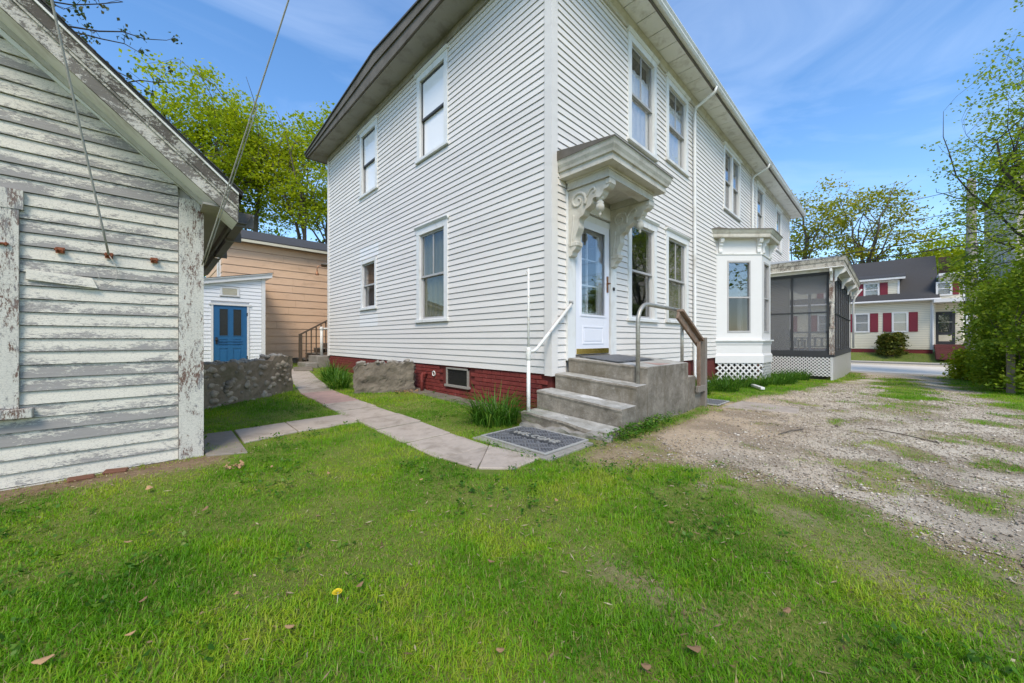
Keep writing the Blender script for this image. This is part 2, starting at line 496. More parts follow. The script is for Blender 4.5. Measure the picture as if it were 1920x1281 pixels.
class MB:
    def __init__(self, fr=WORLD):
        self.v, self.f, self.fr = [], [], fr

    def add(self, vs_, fs):
        b = len(self.v)
        self.v += [self.fr(*p) for p in vs_]
        self.f += [tuple(i + b for i in q) for q in fs]
        return self

    def box(self, s0, s1, n0, n1, z0, z1):
        return self.hexa([(s0, n0, z0), (s1, n0, z0), (s1, n1, z0), (s0, n1, z0), (s0, n0, z1), (s1, n0, z1), (s1, n1, z1), (s0, n1, z1)])

    def hexa(self, p):
        return self.add(p, [(0, 3, 2, 1), (4, 5, 6, 7), (0, 1, 5, 4), (1, 2, 6, 5), (2, 3, 7, 6), (3, 0, 4, 7)])

    def prism(self, pts0, pts1):
        """two matching outlines (lists of s,n,z) joined"""
        k = len(pts0)
        fs = [tuple(range(k))[::-1], tuple(range(k, 2 * k))]
        fs += [(i, (i + 1) % k, k + (i + 1) % k, k + i) for i in range(k)]
        return self.add(list(pts0) + list(pts1), fs)

    def tube(self, path, r, seg=8, caps=True):
        path = [Vector(p) for p in path]
        rs = r if isinstance(r, (list, tuple)) else [r] * len(path)
        rings, fs = [], []
        up = Vector((0, 0, 1))
        prev = None
        for i, p in enumerate(path):
            t = (path[min(i + 1, len(path) - 1)] - path[max(i - 1, 0)])
            t = t.normalized() if t.length > 1e-9 else Vector((0, 0, 1))
            if prev is None:
                a = t.cross(up)
                if a.length < 1e-3:
                    a = t.cross(Vector((1, 0, 0)))
            else:
                a = prev - t * prev.dot(t)
                if a.length < 1e-4:
                    a = t.cross(Vector((1, 0, 0)))
            a.normalize()
            prev = a
            b = t.cross(a)
            rings += [tuple(p + (a * math.cos(q) + b * math.sin(q)) * rs[i]) for q in [2 * math.pi * k / seg for k in range(seg)]]
        for i in range(len(path) - 1):
            for k in range(seg):
                fs.append((i * seg + k, i * seg + (k + 1) % seg, (i + 1) * seg + (k + 1) % seg, (i + 1) * seg + k))
        if caps:
            fs.append(tuple(range(seg))[::-1])
            fs.append(tuple(range((len(path) - 1) * seg, len(path) * seg)))
        return self.add(rings, fs)

    def lathe(self, c, prof, seg=16):
        """prof: list of (radius, z)"""
        vs_, fs = [], []
        for r, z in prof:
            vs_ += [(c[0] + r * math.cos(2 * math.pi * k / seg), c[1] + r * math.sin(2 * math.pi * k / seg), z) for k in range(seg)]
        for i in range(len(prof) - 1):
            for k in range(seg):
                fs.append((i * seg + k, i * seg + (k + 1) % seg, (i + 1) * seg + (k + 1) % seg, (i + 1) * seg + k))
        fs.append(tuple(range(seg))[::-1])
        fs.append(tuple(range((len(prof) - 1) * seg, len(prof) * seg)))
        return self.add(vs_, fs)

    def bar(self, a, b, w, h, up=(0, 0, 1)):
        """rectangular bar from a to b"""
        a, b = Vector(a), Vector(b)
        t = (b - a).normalized()
        u = Vector(up)
        sd_ = t.cross(u)
        if sd_.length < 1e-3:
            sd_ = t.cross(Vector((1, 0, 0)))
        sd_.normalize()
        u = sd_.cross(t)
        sd_ *= w / 2
        u = u * (h / 2)
        p = [a - sd_ - u, a + sd_ - u, b + sd_ - u, b - sd_ - u, a - sd_ + u, a + sd_ + u, b + sd_ + u, b - sd_ + u]
        return self.hexa([tuple(q) for q in p])

    def build(self, name, mat, parent=None, origin=None, bevel=0.0, smooth=False, kind=None):
        o = None
        if parent is not None:
            org = parent['_o'] if '_o' in parent else (0, 0, 0)
        else:
            org = origin or (0, 0, 0)
        me = bpy.data.meshes.new(name)
        me.from_pydata([(x - org[0], y - org[1], z - org[2]) for x, y, z in self.v], [], self.f)
        bm = bmesh.new()
        bm.from_mesh(me)
        bmesh.ops.recalc_face_normals(bm, faces=bm.faces)
        if bevel:
            bmesh.ops.bevel(bm, geom=list(bm.edges), offset=bevel, segments=1, affect='EDGES', profile=0.5)
        bm.to_mesh(me)
        bm.free()
        if smooth:
            me.polygons.foreach_set('use_smooth', [True] * len(me.polygons))
        me.materials.append(MATS[mat])
        o = bpy.data.objects.new(name, me)
        COL.objects.link(o)
        o['_o'] = tuple(org)
        if parent is not None:
            o.parent = parent
        else:
            o.location = org
        if kind:
            o['kind'] = kind
        return o


def tag(o, label, cat, group=None):
    o['label'] = label
    o['category'] = cat
    if group:
        o['group'] = group
    return o


def thing(name, label, cat, loc=(0, 0, 0), group=None):
    o = bpy.data.objects.new(name, None)
    COL.objects.link(o)
    o.location = loc
    o['_o'] = tuple(loc)
    o.empty_display_size = 0.2
    return tag(o, label, cat, group)


def structure(o):
    o['kind'] = 'structure'
    return o


def npmesh(name, verts, tris, mat, parent=None, origin=(0, 0, 0), attrs=None, quads=False):
    """fast mesh from numpy arrays; faces are all triangles or all quads"""
    verts = np.asarray(verts, dtype=np.float32) - np.asarray(origin if parent is None else parent['_o'], dtype=np.float32)
    k = tris.shape[1]
    me = bpy.data.meshes.new(name)
    me.vertices.add(len(verts))
    me.vertices.foreach_set('co', verts.ravel())
    me.loops.add(tris.size)
    me.loops.foreach_set('vertex_index', tris.astype(np.int32).ravel())
    me.polygons.add(len(tris))
    me.polygons.foreach_set('loop_start', np.arange(0, tris.size, k, dtype=np.int32))
    me.update(calc_edges=True)
    for nm, arr in (attrs or {}).items():
        if arr.ndim == 1:
            a = me.attributes.new(nm, 'FLOAT', 'POINT')
            a.data.foreach_set('value', arr.astype(np.float32))
        else:
            a = me.attributes.new(nm, 'FLOAT_COLOR', 'POINT')
            a.data.foreach_set('color', arr.astype(np.float32).ravel())
    me.materials.append(MATS[mat])
    o = bpy.data.objects.new(name, me)
    COL.objects.link(o)
    if parent is not None:
        o.parent = parent
        o['_o'] = parent['_o']
    else:
        o.location = origin
        o['_o'] = tuple(origin)
    return o


# ------------------------------------------------------------------ numpy noise
def vnoise(x, y, seed=0):
    x = np.asarray(x, float)
    y = np.asarray(y, float)
    xi, yi = np.floor(x).astype(np.int64), np.floor(y).astype(np.int64)
    xf, yf = x - xi, y - yi
    xf, yf = xf * xf * (3 - 2 * xf), yf * yf * (3 - 2 * yf)

    def h(a, b):
        n = (a * 374761393 + b * 668265263 + seed * 974711) & 0x7fffffff
        n = ((n ^ (n >> 13)) * 1274126177) & 0x7fffffff
        n = (n ^ (n >> 16)) & 0x7fffffff
        return (n % 100003) / 100003.0
    return (h(xi, yi) * (1 - xf) + h(xi + 1, yi) * xf) * (1 - yf) + (h(xi, yi + 1) * (1 - xf) + h(xi + 1, yi + 1) * xf) * yf


def fbm(x, y, seed=0, o=4):
    r, a, t = 0, 0.5, 0
    for i in range(o):
        r = r + a * vnoise(np.asarray(x) * 2 ** i, np.asarray(y) * 2 ** i, seed + i)
        t += a
        a *= 0.55
    return r / t


def sstep(x, a, b):
    t = np.clip((np.asarray(x, float) - a) / (b - a), 0, 1)
    return t * t * (3 - 2 * t)


# ------------------------------------------------------------------ ground height and cover
ROAD0, ROAD1 = 20.4, 27.8


def gz(u, v):
    u = np.asarray(u, float)
    v = np.asarray(v, float)
    z = -0.45 * sstep(u, 3.0, 20.3)
    z = z + 0.025 * np.clip(v, 0, 15) * (1 - sstep(u, 8, 18))
    z = z + 0.14 * sstep(u, ROAD1 + 0.1, ROAD1 + 0.2) + 0.50 * sstep(u, ROAD1 + 1.6, 31.2)
    z = z + 0.020 * (fbm(u * 1.1, v * 1.1, 5) - 0.5) * (1 - sstep(u, 19.5, 20.2))
    # the two wheel ruts of the drive
    rut = np.exp(-((v + 2.35) / 0.35) ** 2) + np.exp(-((v + 4.45) / 0.35) ** 2)
    return z - 0.022 * rut * sstep(u, 0, 4) * (1 - sstep(u, 18, 20))


def gh(u, v):
    return float(gz(np.array([u]), np.array([v]))[0])


LAWN_V = [-9, -6, -4.5, -3.6, -3.1, -2.6, -1.9, -1.3, -1.05]
LAWN_U = [-3.9, -2.75, -1.8, -1.30, -1.12, -0.98, -0.75, -0.68, -0.60]
DRV_U = [2.5, 2.75, 3.5, 5.8, 12.4, 16.0, 20.0]
DRV_V = [-1.10, -1.13, -1.45, -1.85, -2.30, -2.65, -2.2]


def cover(u, v):
    """grass cover 0..1"""
    u = np.asarray(u, float)
    v = np.asarray(v, float)
    n = fbm(u * 1.3, v * 1.3, 21) - 0.5
    n2 = fbm(u * 4.0, v * 4.0, 33) - 0.5
    j = 1.1 * n + 0.6 * n2
    lawn = sstep(np.interp(v, LAWN_V, LAWN_U) - u + 1.5 * j, -0.95, 0.45)
    lawn = np.where(v > -1.05, 1.0, lawn)
    lawn = np.where((v > -1.05) & (u > 0), 0.0, lawn)
    side = sstep(v - np.interp(u, DRV_U, DRV_V) + 0.6 * j, -0.25, 0.3) * (u > 2.5) * (v < 0.4)
    stoop = np.exp(-((v + 1.17) / 0.17) ** 2) * sstep(u, -0.6, -0.2) * (1 - sstep(u, 2.2, 2.9)) * 0.95
    strip = sstep(0.66 - np.abs(v + 3.45) + 1.1 * j, -0.05, 0.4) * sstep(u + 2 * n, 2.6, 6.0) * (1 - sstep(u, 15.5, 18)) * 0.8
    right = sstep(-4.55 - v + 1.0 * j, -0.35, 0.45) * (u > -1)
    clump = sstep(fbm(u * 2.2, v * 2.2, 55), 0.56, 0.68) * 0.55 * (1 - 0.5 * sstep(u, 4, 10)) + 0.03
    g = np.maximum.reduce([lawn, side, stoop, strip, right, clump * np.ones_like(u)])
    # bare, leaf-littered strip along the barn foot, worn streak in the lawn, dirt beside the path end
    g = g * (1 - 0.85 * np.exp(-((v - 1.05 + 0.25 * n) / 0.16) ** 2) * (u < -3.4))
    g = g * (1 - 0.5 * np.exp(-(((u + 2.35) / 0.12) ** 2 + ((v + 2.45) / 0.45) ** 2)))
    g = g * (1 - 0.55 * np.exp(-(((u + 0.95) / 0.35) ** 2 + ((v + 1.35) / 0.3) ** 2)))
    g = np.where((u > ROAD0 - 0.8) & (u < ROAD1 + 1.6), 0.0, g)
    g = np.where(u >= ROAD1 + 1.6, 0.8, g)
    return np.clip(g, 0, 1)


def blocked(u, v):
    """places where nothing grows: paving, steps, buildings"""
    w_ = 0.05 * (fbm(u * 9, v * 9, 17) - 0.15)
    b = (u > -2.02 + w_) & (u < -1.44 - w_) & (v > -1.02 + w_) & (v < 4.9)                       # walk
    b |= (u > -3.5) & (u < -2.0) & (v > 1.50 + w_ + 0.08 * (u + 2)) & (v < 2.04 - w_ + .04 * (u + 2))   # branch walk
    b |= (u > -1.85 + .14 * (v - 4.9)) & (u < -1.25 + .14 * (v - 4.9)) & (v >= 4.9) & (v < 9.4)
    b |= (u > -1.32) & (u < -0.44) & (v > -1.06) & (v < -0.02)                     # mat and its pad
    b |= (u > -0.52) & (u < 2.4) & (v > -1.10) & (v < 0.3)                         # stoop
    b |= (u > -0.02) & (u < 17.1) & (v > -0.03) & (v < 9.0)                        # house
    b |= (u < -3.55) & (v > 1.17) & (v < 4.7)                                      # barn
    b |= (u > 6.8) & (u < 9.7) & (v > -0.85) & (v < 0)
    b |= (u > 11.8) & (u < 20) & (v > -1.97) & (v < 2)
    return b


def ground_colour(U, V, C):
    n = fbm(U * 0.9, V * 0.9, 71)
    n3 = fbm(U * 3.1, V * 3.1, 77)
    n4 = fbm(U * 1.7, V * 1.7, 83)
    soil = np.stack([0.09 + 0.16 * n3, 0.155 + 0.11 * n3, 0.014 + 0.05 * n3], -1)
    dirt = np.stack([0.58 - 0.10 * n3, 0.45 - 0.085 * n3, 0.315 - 0.07 * n3], -1)
    grav = np.stack([0.68 - 0.12 * n3, 0.60 - 0.11 * n3, 0.485 - 0.10 * n3], -1)
    gf = sstep(-1.7 - V + 1.4 * (n - 0.5) + 0.10 * U, -0.2, 1.6)[..., None]
    bare = dirt * (1 - gf) + grav * gf
    litter = (sstep(n4, 0.50, 0.66) * (1 - sstep(U, 3.0, 7.0)))[..., None] * 0.55
    bare = bare * (1 - litter) + np.array([0.22, 0.17, 0.12]) * litter
    pale = (sstep(U, 14, 18.0) * (1 - sstep(U, 20, 21)))[..., None]
    bare = bare * (1 - pale) + np.array([0.54, 0.46, 0.36]) * pale
    w = (sstep(C, 0.08, 0.42) * 0.8)[..., None]
    col = bare * (1 - w) + np.stack([0.27 + 0.08 * n3, 0.20 + 0.07 * n3, 0.115 + 0.04 * n3], -1) * w
    w = sstep(C + 0.3 * (n4 - 0.5), 0.45, 0.85)[..., None]
    col = col * (1 - w) + soil * w
    foot = (np.exp(-((V - 1.05) / 0.22) ** 2) * (U < -3.4))[..., None] * 0.8
    col = col * (1 - foot) + np.array([0.21, 0.135, 0.085]) * foot
    far = (sstep(np.abs(U), 25, 40) + sstep(np.abs(V), 14, 25))[..., None].clip(0, 1)
    col = col * (1 - far) + np.array([0.09, 0.14, 0.03]) * far
    return np.concatenate([col, np.ones_like(col[..., :1])], -1)


def build_ground():
    us = np.concatenate([[-220, -140, -80, -45, -28, -18, -13], np.arange(-9.5, 21.5, 0.12), np.arange(21.5, 34, 0.5), [36, 40, 50, 70, 110, 170, 260]])
    vs_ = np.concatenate([[-240, -150, -90, -50, -30, -18, -12], np.arange(-8.5, 14, 0.12), [15, 17, 20, 26, 38, 60, 100, 160, 240]])
    U, V = np.meshgrid(us, vs_, indexing='ij')
    rgba = ground_colour(U, V, cover(U, V)).reshape(-1, 4)
    nu, nv = len(us), len(vs_)
    idx = np.arange(nu * nv).reshape(nu, nv)
    q = np.stack([idx[:-1, :-1], idx[1:, :-1], idx[1:, 1:], idx[:-1, 1:]], -1).reshape(-1, 4)
    o = npmesh('ground', np.stack([U, V, gz(U, V)], -1).reshape(-1, 3), q, 'soil', attrs={'ground_colour': rgba})
    o.data.polygons.foreach_set('use_smooth', [True] * len(o.data.polygons))
    structure(o)
    # gravel drive: the bare part between lawn and hedge, a sheet 4 mm above the ground
    us = np.arange(-2.6, 20.6, 0.08)
    vs_ = np.arange(-5.2, -1.0, 0.08)
    U, V = np.meshgrid(us, vs_, indexing='ij')
    C = cover(U, V)
    keep = (C < 0.42) & (U > -1.9) & ~blocked(U, V)
    kc = keep[:-1, :-1] & keep[1:, :-1] & keep[1:, 1:] & keep[:-1, 1:]
    Z = gz(U, V) + 0.004
    rgba = ground_colour(U, V, C).reshape(-1, 4)
    nu, nv = len(us), len(vs_)
    idx = np.arange(nu * nv).reshape(nu, nv)
    q = np.stack([idx[:-1, :-1], idx[1:, :-1], idx[1:, 1:], idx[:-1, 1:]], -1)[kc]
    used = np.unique(q)
    remap = np.full(nu * nv, -1)
    remap[used] = np.arange(len(used))
    P = np.stack([U, V, Z], -1).reshape(-1, 3)[used]
    o = npmesh('driveway', P, remap[q], 'soil', attrs={'ground_colour': rgba[used]})
    o.data.polygons.foreach_set('use_smooth', [True] * len(o.data.polygons))
    structure(o)


def build_road():
    m = MB()
    ns = 60
    vv = np.linspace(-150, 150, ns)
    for a, b in zip(vv[:-1], vv[1:]):
        m.add([(ROAD0, a, -0.440), (ROAD1, a, -0.440), (ROAD1, b, -0.440), (ROAD0, b, -0.440)], [(0, 1, 2, 3)])
    structure(m.build('road', 'asphalt'))
    m = MB()
    m.box(ROAD1, ROAD1 + 0.16, -150, 150, -0.6, -0.295)
    structure(m.build('kerb', 'kerbstone'))
    sw = bpy.data.objects.new('sidewalk', None)
    COL.objects.link(sw)
    sw['_o'] = (0, 0, 0)
    structure(sw)
    for k in range(-16, 12):
        MB().box(ROAD1 + 0.165, ROAD1 + 1.6, k * 1.5 + 0.006, k * 1.5 + 1.494, -0.5, -0.292).build('paving_slab', 'sidewalk', sw)


build_ground()
build_road()


# ------------------------------------------------------------------ walk slabs
def build_walk():
    def slab(parent, quad, mat, th=0.05, bev=0.006):
        z = [gh(u, v) for u, v in quad]
        h = 0.018 + random.uniform(-0.008, 0.006)
        m = MB()
        m.hexa([(u, v, zz - th) for (u, v), zz in zip(quad, z)] + [(u, v, zz + h) for (u, v), zz in zip(quad, z)])
        return m.build('slab', mat, parent, bevel=bev)
    w = bpy.data.objects.new('walkway', None)
    COL.objects.link(w)
    w['_o'] = (0, 0, 0)
    structure(w)
    # main walk along the end wall
    cuts = [-1.02, -0.36, 0.30, 0.98, 1.62, 2.30, 2.95]
    for i, (a, b) in enumerate(zip(cuts[:-1], cuts[1:])):
        j = [random.uniform(-0.012, 0.012) for _ in range(4)]
        if i == 0:
            slab(w, [(-1.93, -0.80), (-1.72, -1.02), (-1.35, -0.99), (-1.44, b - 0.006)], 'slab')
            slab(w, [(-1.94, -0.79), (-1.73, -0.62), (-1.45, b - 0.006), (-2.0, b - 0.006)], 'slab')
            continue
        slab(w, [(-2.02 + j[0], a + 0.016), (-1.44 + j[1], a + 0.013), (-1.44 + j[2], b - 0.013), (-2.02 + j[3], b - 0.016)], 'slab')
    for a, b in ((2.962, 3.60), (3.612, 4.25)):
        slab(w, [(-2.0, a), (-1.43, a), (-1.41, b), (-1.98, b)], 'slab_red')
    c = [(-1.97, -1.40, 4.262), (-1.86, -1.30, 4.95), (-1.74, -1.18, 5.7), (-1.62, -1.06, 6.5), (-1.48, -0.92, 7.3), (-1.34, -0.78, 8.1), (-1.2, -0.6, 9.0)]
    for p, q in zip(c[:-1], c[1:]):
        slab(w, [(p[0], p[2] + 0.006), (p[1], p[2] + 0.006), (q[1], q[2] - 0.006), (q[0], q[2] - 0.006)], 'slab')
    # branch towards the barn
    b = [(-2.035, 1.50, 2.05), (-2.72, 1.50, 2.06), (-3.25, 1.36, 1.98)]
    for p, q in zip(b[:-1], b[1:]):
        slab(w, [(p[0], p[1]), (p[0], p[2]), (q[0] + 0.01, q[2]), (q[0] + 0.01, q[1])], 'slab')
    slab(w, [(-3.262, 1.36), (-3.262, 1.98), (-3.54, 2.02), (-3.56, 1.0), (-3.44, 0.86)], 'slab') if False else slab(w, [(-3.265, 0.98), (-3.265, 1.98), (-3.56, 2.0), (-3.56, 1.12)], 'slab_dirt')
    # rough concrete pad under the mat and a paving slab beside the drive
    slab(w, [(-1.36, -1.10), (-0.62, -1.08), (-0.58, -0.05), (-1.40, -0.03)], 'concrete_pale', bev=0.004)
    slab(w, [(2.62, -1.36), (2.98, -2.28), (3.55, -2.22), (3.50, -1.42)], 'slab')


build_walk()

# ------------------------------------------------------------------ wall helpers
def spans(a0, a1, holes):
    """parts of [a0,a1] left after removing the holes"""
    segs = [(a0, a1)]
    for h0, h1 in holes:
        nxt = []
        for a, b in segs:
            if h1 <= a or h0 >= b:
                nxt.append((a, b))
            else:
                if h0 > a:
                    nxt.append((a, h0))
                if h1 < b:
                    nxt.append((h1, b))
        segs = nxt
    return [(a, b) for a, b in segs if b - a > 0.012]


def board(m, s0, s1, z0, e, t_bot=0.016, t_top=0.003, gap=0.0085, st0=None, st1=None):
    """one clapboard: slanted face, open groove under the one above; st0/st1 = ends at the top edge"""
    st0 = s0 if st0 is None else st0
    st1 = s1 if st1 is None else st1
    zb, zt = z0 + gap, z0 + e + 0.001
    def prof(sb, stp):
        return [(sb, -0.028, zb), (sb, t_bot, zb), (stp, t_top, zt), (stp, -0.028, zt)]
    m.prism(prof(s0, st0), prof(s1, st1))


def clapboards(parent, fr, s0, s1, z0, z1, e, holes, mat, top=None, patches=(), newmat=None, stuff_from=None, **kw):
    """holes: (s0,s1,z0,z1). top(z)->(smin,smax) limits the course under a rake. Pieces past stuff_from join one mesh."""
    far = MB(fr)
    nc = int(math.ceil((z1 - z0) / e - 1e-6))
    for i in range(nc):
        zb = z0 + i * e
        ee = min(e, z1 - zb)
        if ee < 0.03:
            continue
        a, b = s0, s1
        ta, tb = a, b
        if top:
            l0, r0 = top(zb)
            l1, r1 = top(zb + ee)
            if r0 - l0 < 0.05:
                continue
            a, b = max(a, l0), min(b, r0)
            ta, tb = max(s0, l1), min(s1, r1)
        hs = [(h[0], h[1]) for h in holes if h[2] < zb + ee - 0.02 and h[3] > zb + 0.02]
        pcs = []
        for p, q in spans(a, b, hs):
            cuts = [p]
            for pa in patches:
                if pa[2] < zb + ee / 2 < pa[3]:
                    cuts += [c for c in (pa[0], pa[1]) if p < c < q]
            if stuff_from is not None and p < stuff_from < q:
                cuts.append(stuff_from)
            cuts = sorted(cuts) + [q]
            pcs += list(zip(cuts[:-1], cuts[1:]))
        for p, q in pcs:
            st0 = ta if p == a else p
            st1 = tb if q == b else q
            if st1 - st0 < 0.01:
                st0 = st1 = (st0 + st1) / 2
            if stuff_from is not None and p >= stuff_from - 1e-6:
                board(far, p, q, zb, ee, st0=st0, st1=st1, **kw)
                continue
            mt = mat
            for pa in patches:
                if pa[2] < zb + ee / 2 < pa[3] and p >= pa[0] - 1e-6 and q <= pa[1] + 1e-6:
                    mt = newmat
            m = MB(fr)
            board(m, p, q, zb, ee, st0=st0, st1=st1, **kw)
            m.build('clapboard', mt, parent)
    if far.v:
        far.build('far_clapboards', mat, parent, kind='stuff')


def core(parent, fr, s0, s1, z0, z1, holes, mat, n0=-0.14, n1=-0.030, name='wall'):
    """wall body with real openings"""
    ss = sorted(set([s0, s1] + [x for h in holes for x in h[:2] if s0 < x < s1]))
    zs = sorted(set([z0, z1] + [x for h in holes for x in h[2:] if z0 < x < z1]))
    m = MB(fr)
    for a, b in zip(ss[:-1], ss[1:]):
        for c, d in zip(zs[:-1], zs[1:]):
            mid = ((a + b) / 2, (c + d) / 2)
            if any(h[0] < mid[0] < h[1] and h[2] < mid[1] < h[3] for h in holes):
                continue
            m.box(a, b, n0, n1, c, d)
    return m.build(name, mat, parent)


def window(parent, fr, s0, s1, z0, z1, cap=True, cw=0.115, glassm='glass', muntin=True, curtain=None, sash='sash_grey', split=0.5, trim='trim_white', depth=0.12, double=False, upper_glass=None, blind=(0.0, 1.0), cdepth=-0.098):
    """double-hung window; s0..z1 = outside of its casing. Returns (outer hole, inner hole)"""
    i0, i1, j0, j1 = s0 + cw, s1 - cw, z0 + 0.07, z1 - (cw + 0.05 if cap else cw)
    m = MB(fr)
    m.box(s0, i0, -0.02, 0.030, z0 + 0.05, j1)
    m.box(i1, s1, -0.02, 0.030, z0 + 0.05, j1)
    m.box(s0, s1, -0.02, 0.033, j1, z1 - (0.045 if cap else 0))
    m.box(s0 - 0.03, s1 + 0.03, -0.02, 0.058, z0, z0 + 0.05)
    m.box(i0, i1, -0.10, 0.020, z0 + 0.045, j0)
    if cap:
        m.prism([(s0 - 0.035, -0.01, z1 - 0.045), (s0 - 0.035, 0.045, z1 - 0.045), (s0 - 0.035, 0.075, z1 - 0.012), (s0 - 0.035, 0.075, z1), (s0 - 0.035, -0.01, z1 + 0.012)],
                [(s1 + 0.035, -0.01, z1 - 0.045), (s1 + 0.035, 0.045, z1 - 0.045), (s1 + 0.035, 0.075, z1 - 0.012), (s1 + 0.035, 0.075, z1), (s1 + 0.035, -0.01, z1 + 0.012)])
    if double:
        mid = (i0 + i1) / 2
        m.box(mid - 0.06, mid + 0.06, -0.08, 0.024, j0, j1)
    w = m.build('window', trim, parent)
    bays = [(i0, (i0 + i1) / 2 - 0.06), ((i0 + i1) / 2 + 0.06, i1)] if double else [(i0, i1)]
    zm = j0 + (j1 - j0) * split
    fwid = 0.038
    for a, b in bays:
        for lo, hi, n in ((j0, zm + 0.018, -0.050), (zm - 0.018, j1, -0.016)):
            f = MB(fr)
            f.box(a, a + fwid, n - 0.03, n, lo, hi)
            f.box(b - fwid, b, n - 0.03, n, lo, hi)
            f.box(a + fwid, b - fwid, n - 0.03, n + 0.001, lo, lo + fwid)
            f.box(a + fwid, b - fwid, n - 0.03, n + 0.001, hi - fwid, hi)
            if muntin and n > -0.03:
                c = (a + b) / 2
                f.box(c - 0.011, c + 0.011, n - 0.024, n - 0.004, lo + fwid, hi - fwid)
            f.build('sash', sash, w)
            p = MB(fr)
            p.box(a + fwid - 0.004, b - fwid + 0.004, n - 0.018, n - 0.013, lo + fwid - 0.004, hi - fwid + 0.004)
            p.build('pane', (upper_glass or glassm) if n > -0.03 else glassm, w)
        if curtain:
            c = MB(fr)
            k = 14
            xs = [a + 0.03 + (b - a - 0.06) * i / k for i in range(k + 1)]
            top = j0 + 0.01 + (j1 - j0 - 0.02) * blind[1]
            bot = j0 + 0.01 + (j1 - j0 - 0.02) * blind[0]
            fa = [(x, cdepth - (0.010 if cdepth < -0.09 else 0.004) * math.sin(i * 2.1), bot) for i, x in enumerate(xs)]
            fb = [(x, cdepth - (0.010 if cdepth < -0.09 else 0.004) * math.sin(i * 2.1), top) for i, x in enumerate(xs)]
            c.add(fa + fb, [(i, i + 1, k + 2 + i, k + 1 + i) for i in range(k)])
            c.build('curtain', curtain, w)
    return (s0, s1, z0 + 0.0, z1 - 0.01), (i0 - 0.004, i1 + 0.004, j0 - 0.004, j1 + 0.004)


# ------------------------------------------------------------------ the white house
HX, HY, HT = 17.05, 8.92, 6.74      # length, width, wall top
SB = 0.61                            # lower edge of the siding
EXPO = 0.1016
GABLE = Frame((0, 0), (0, 1), (-1, 0))
LONG = Frame((0, 0), (1, 0), (0, -1))
BACK = Frame((0, HY), (1, 0), (0, 1))
FRONT = Frame((HX, 0), (0, 1), (1, 0))


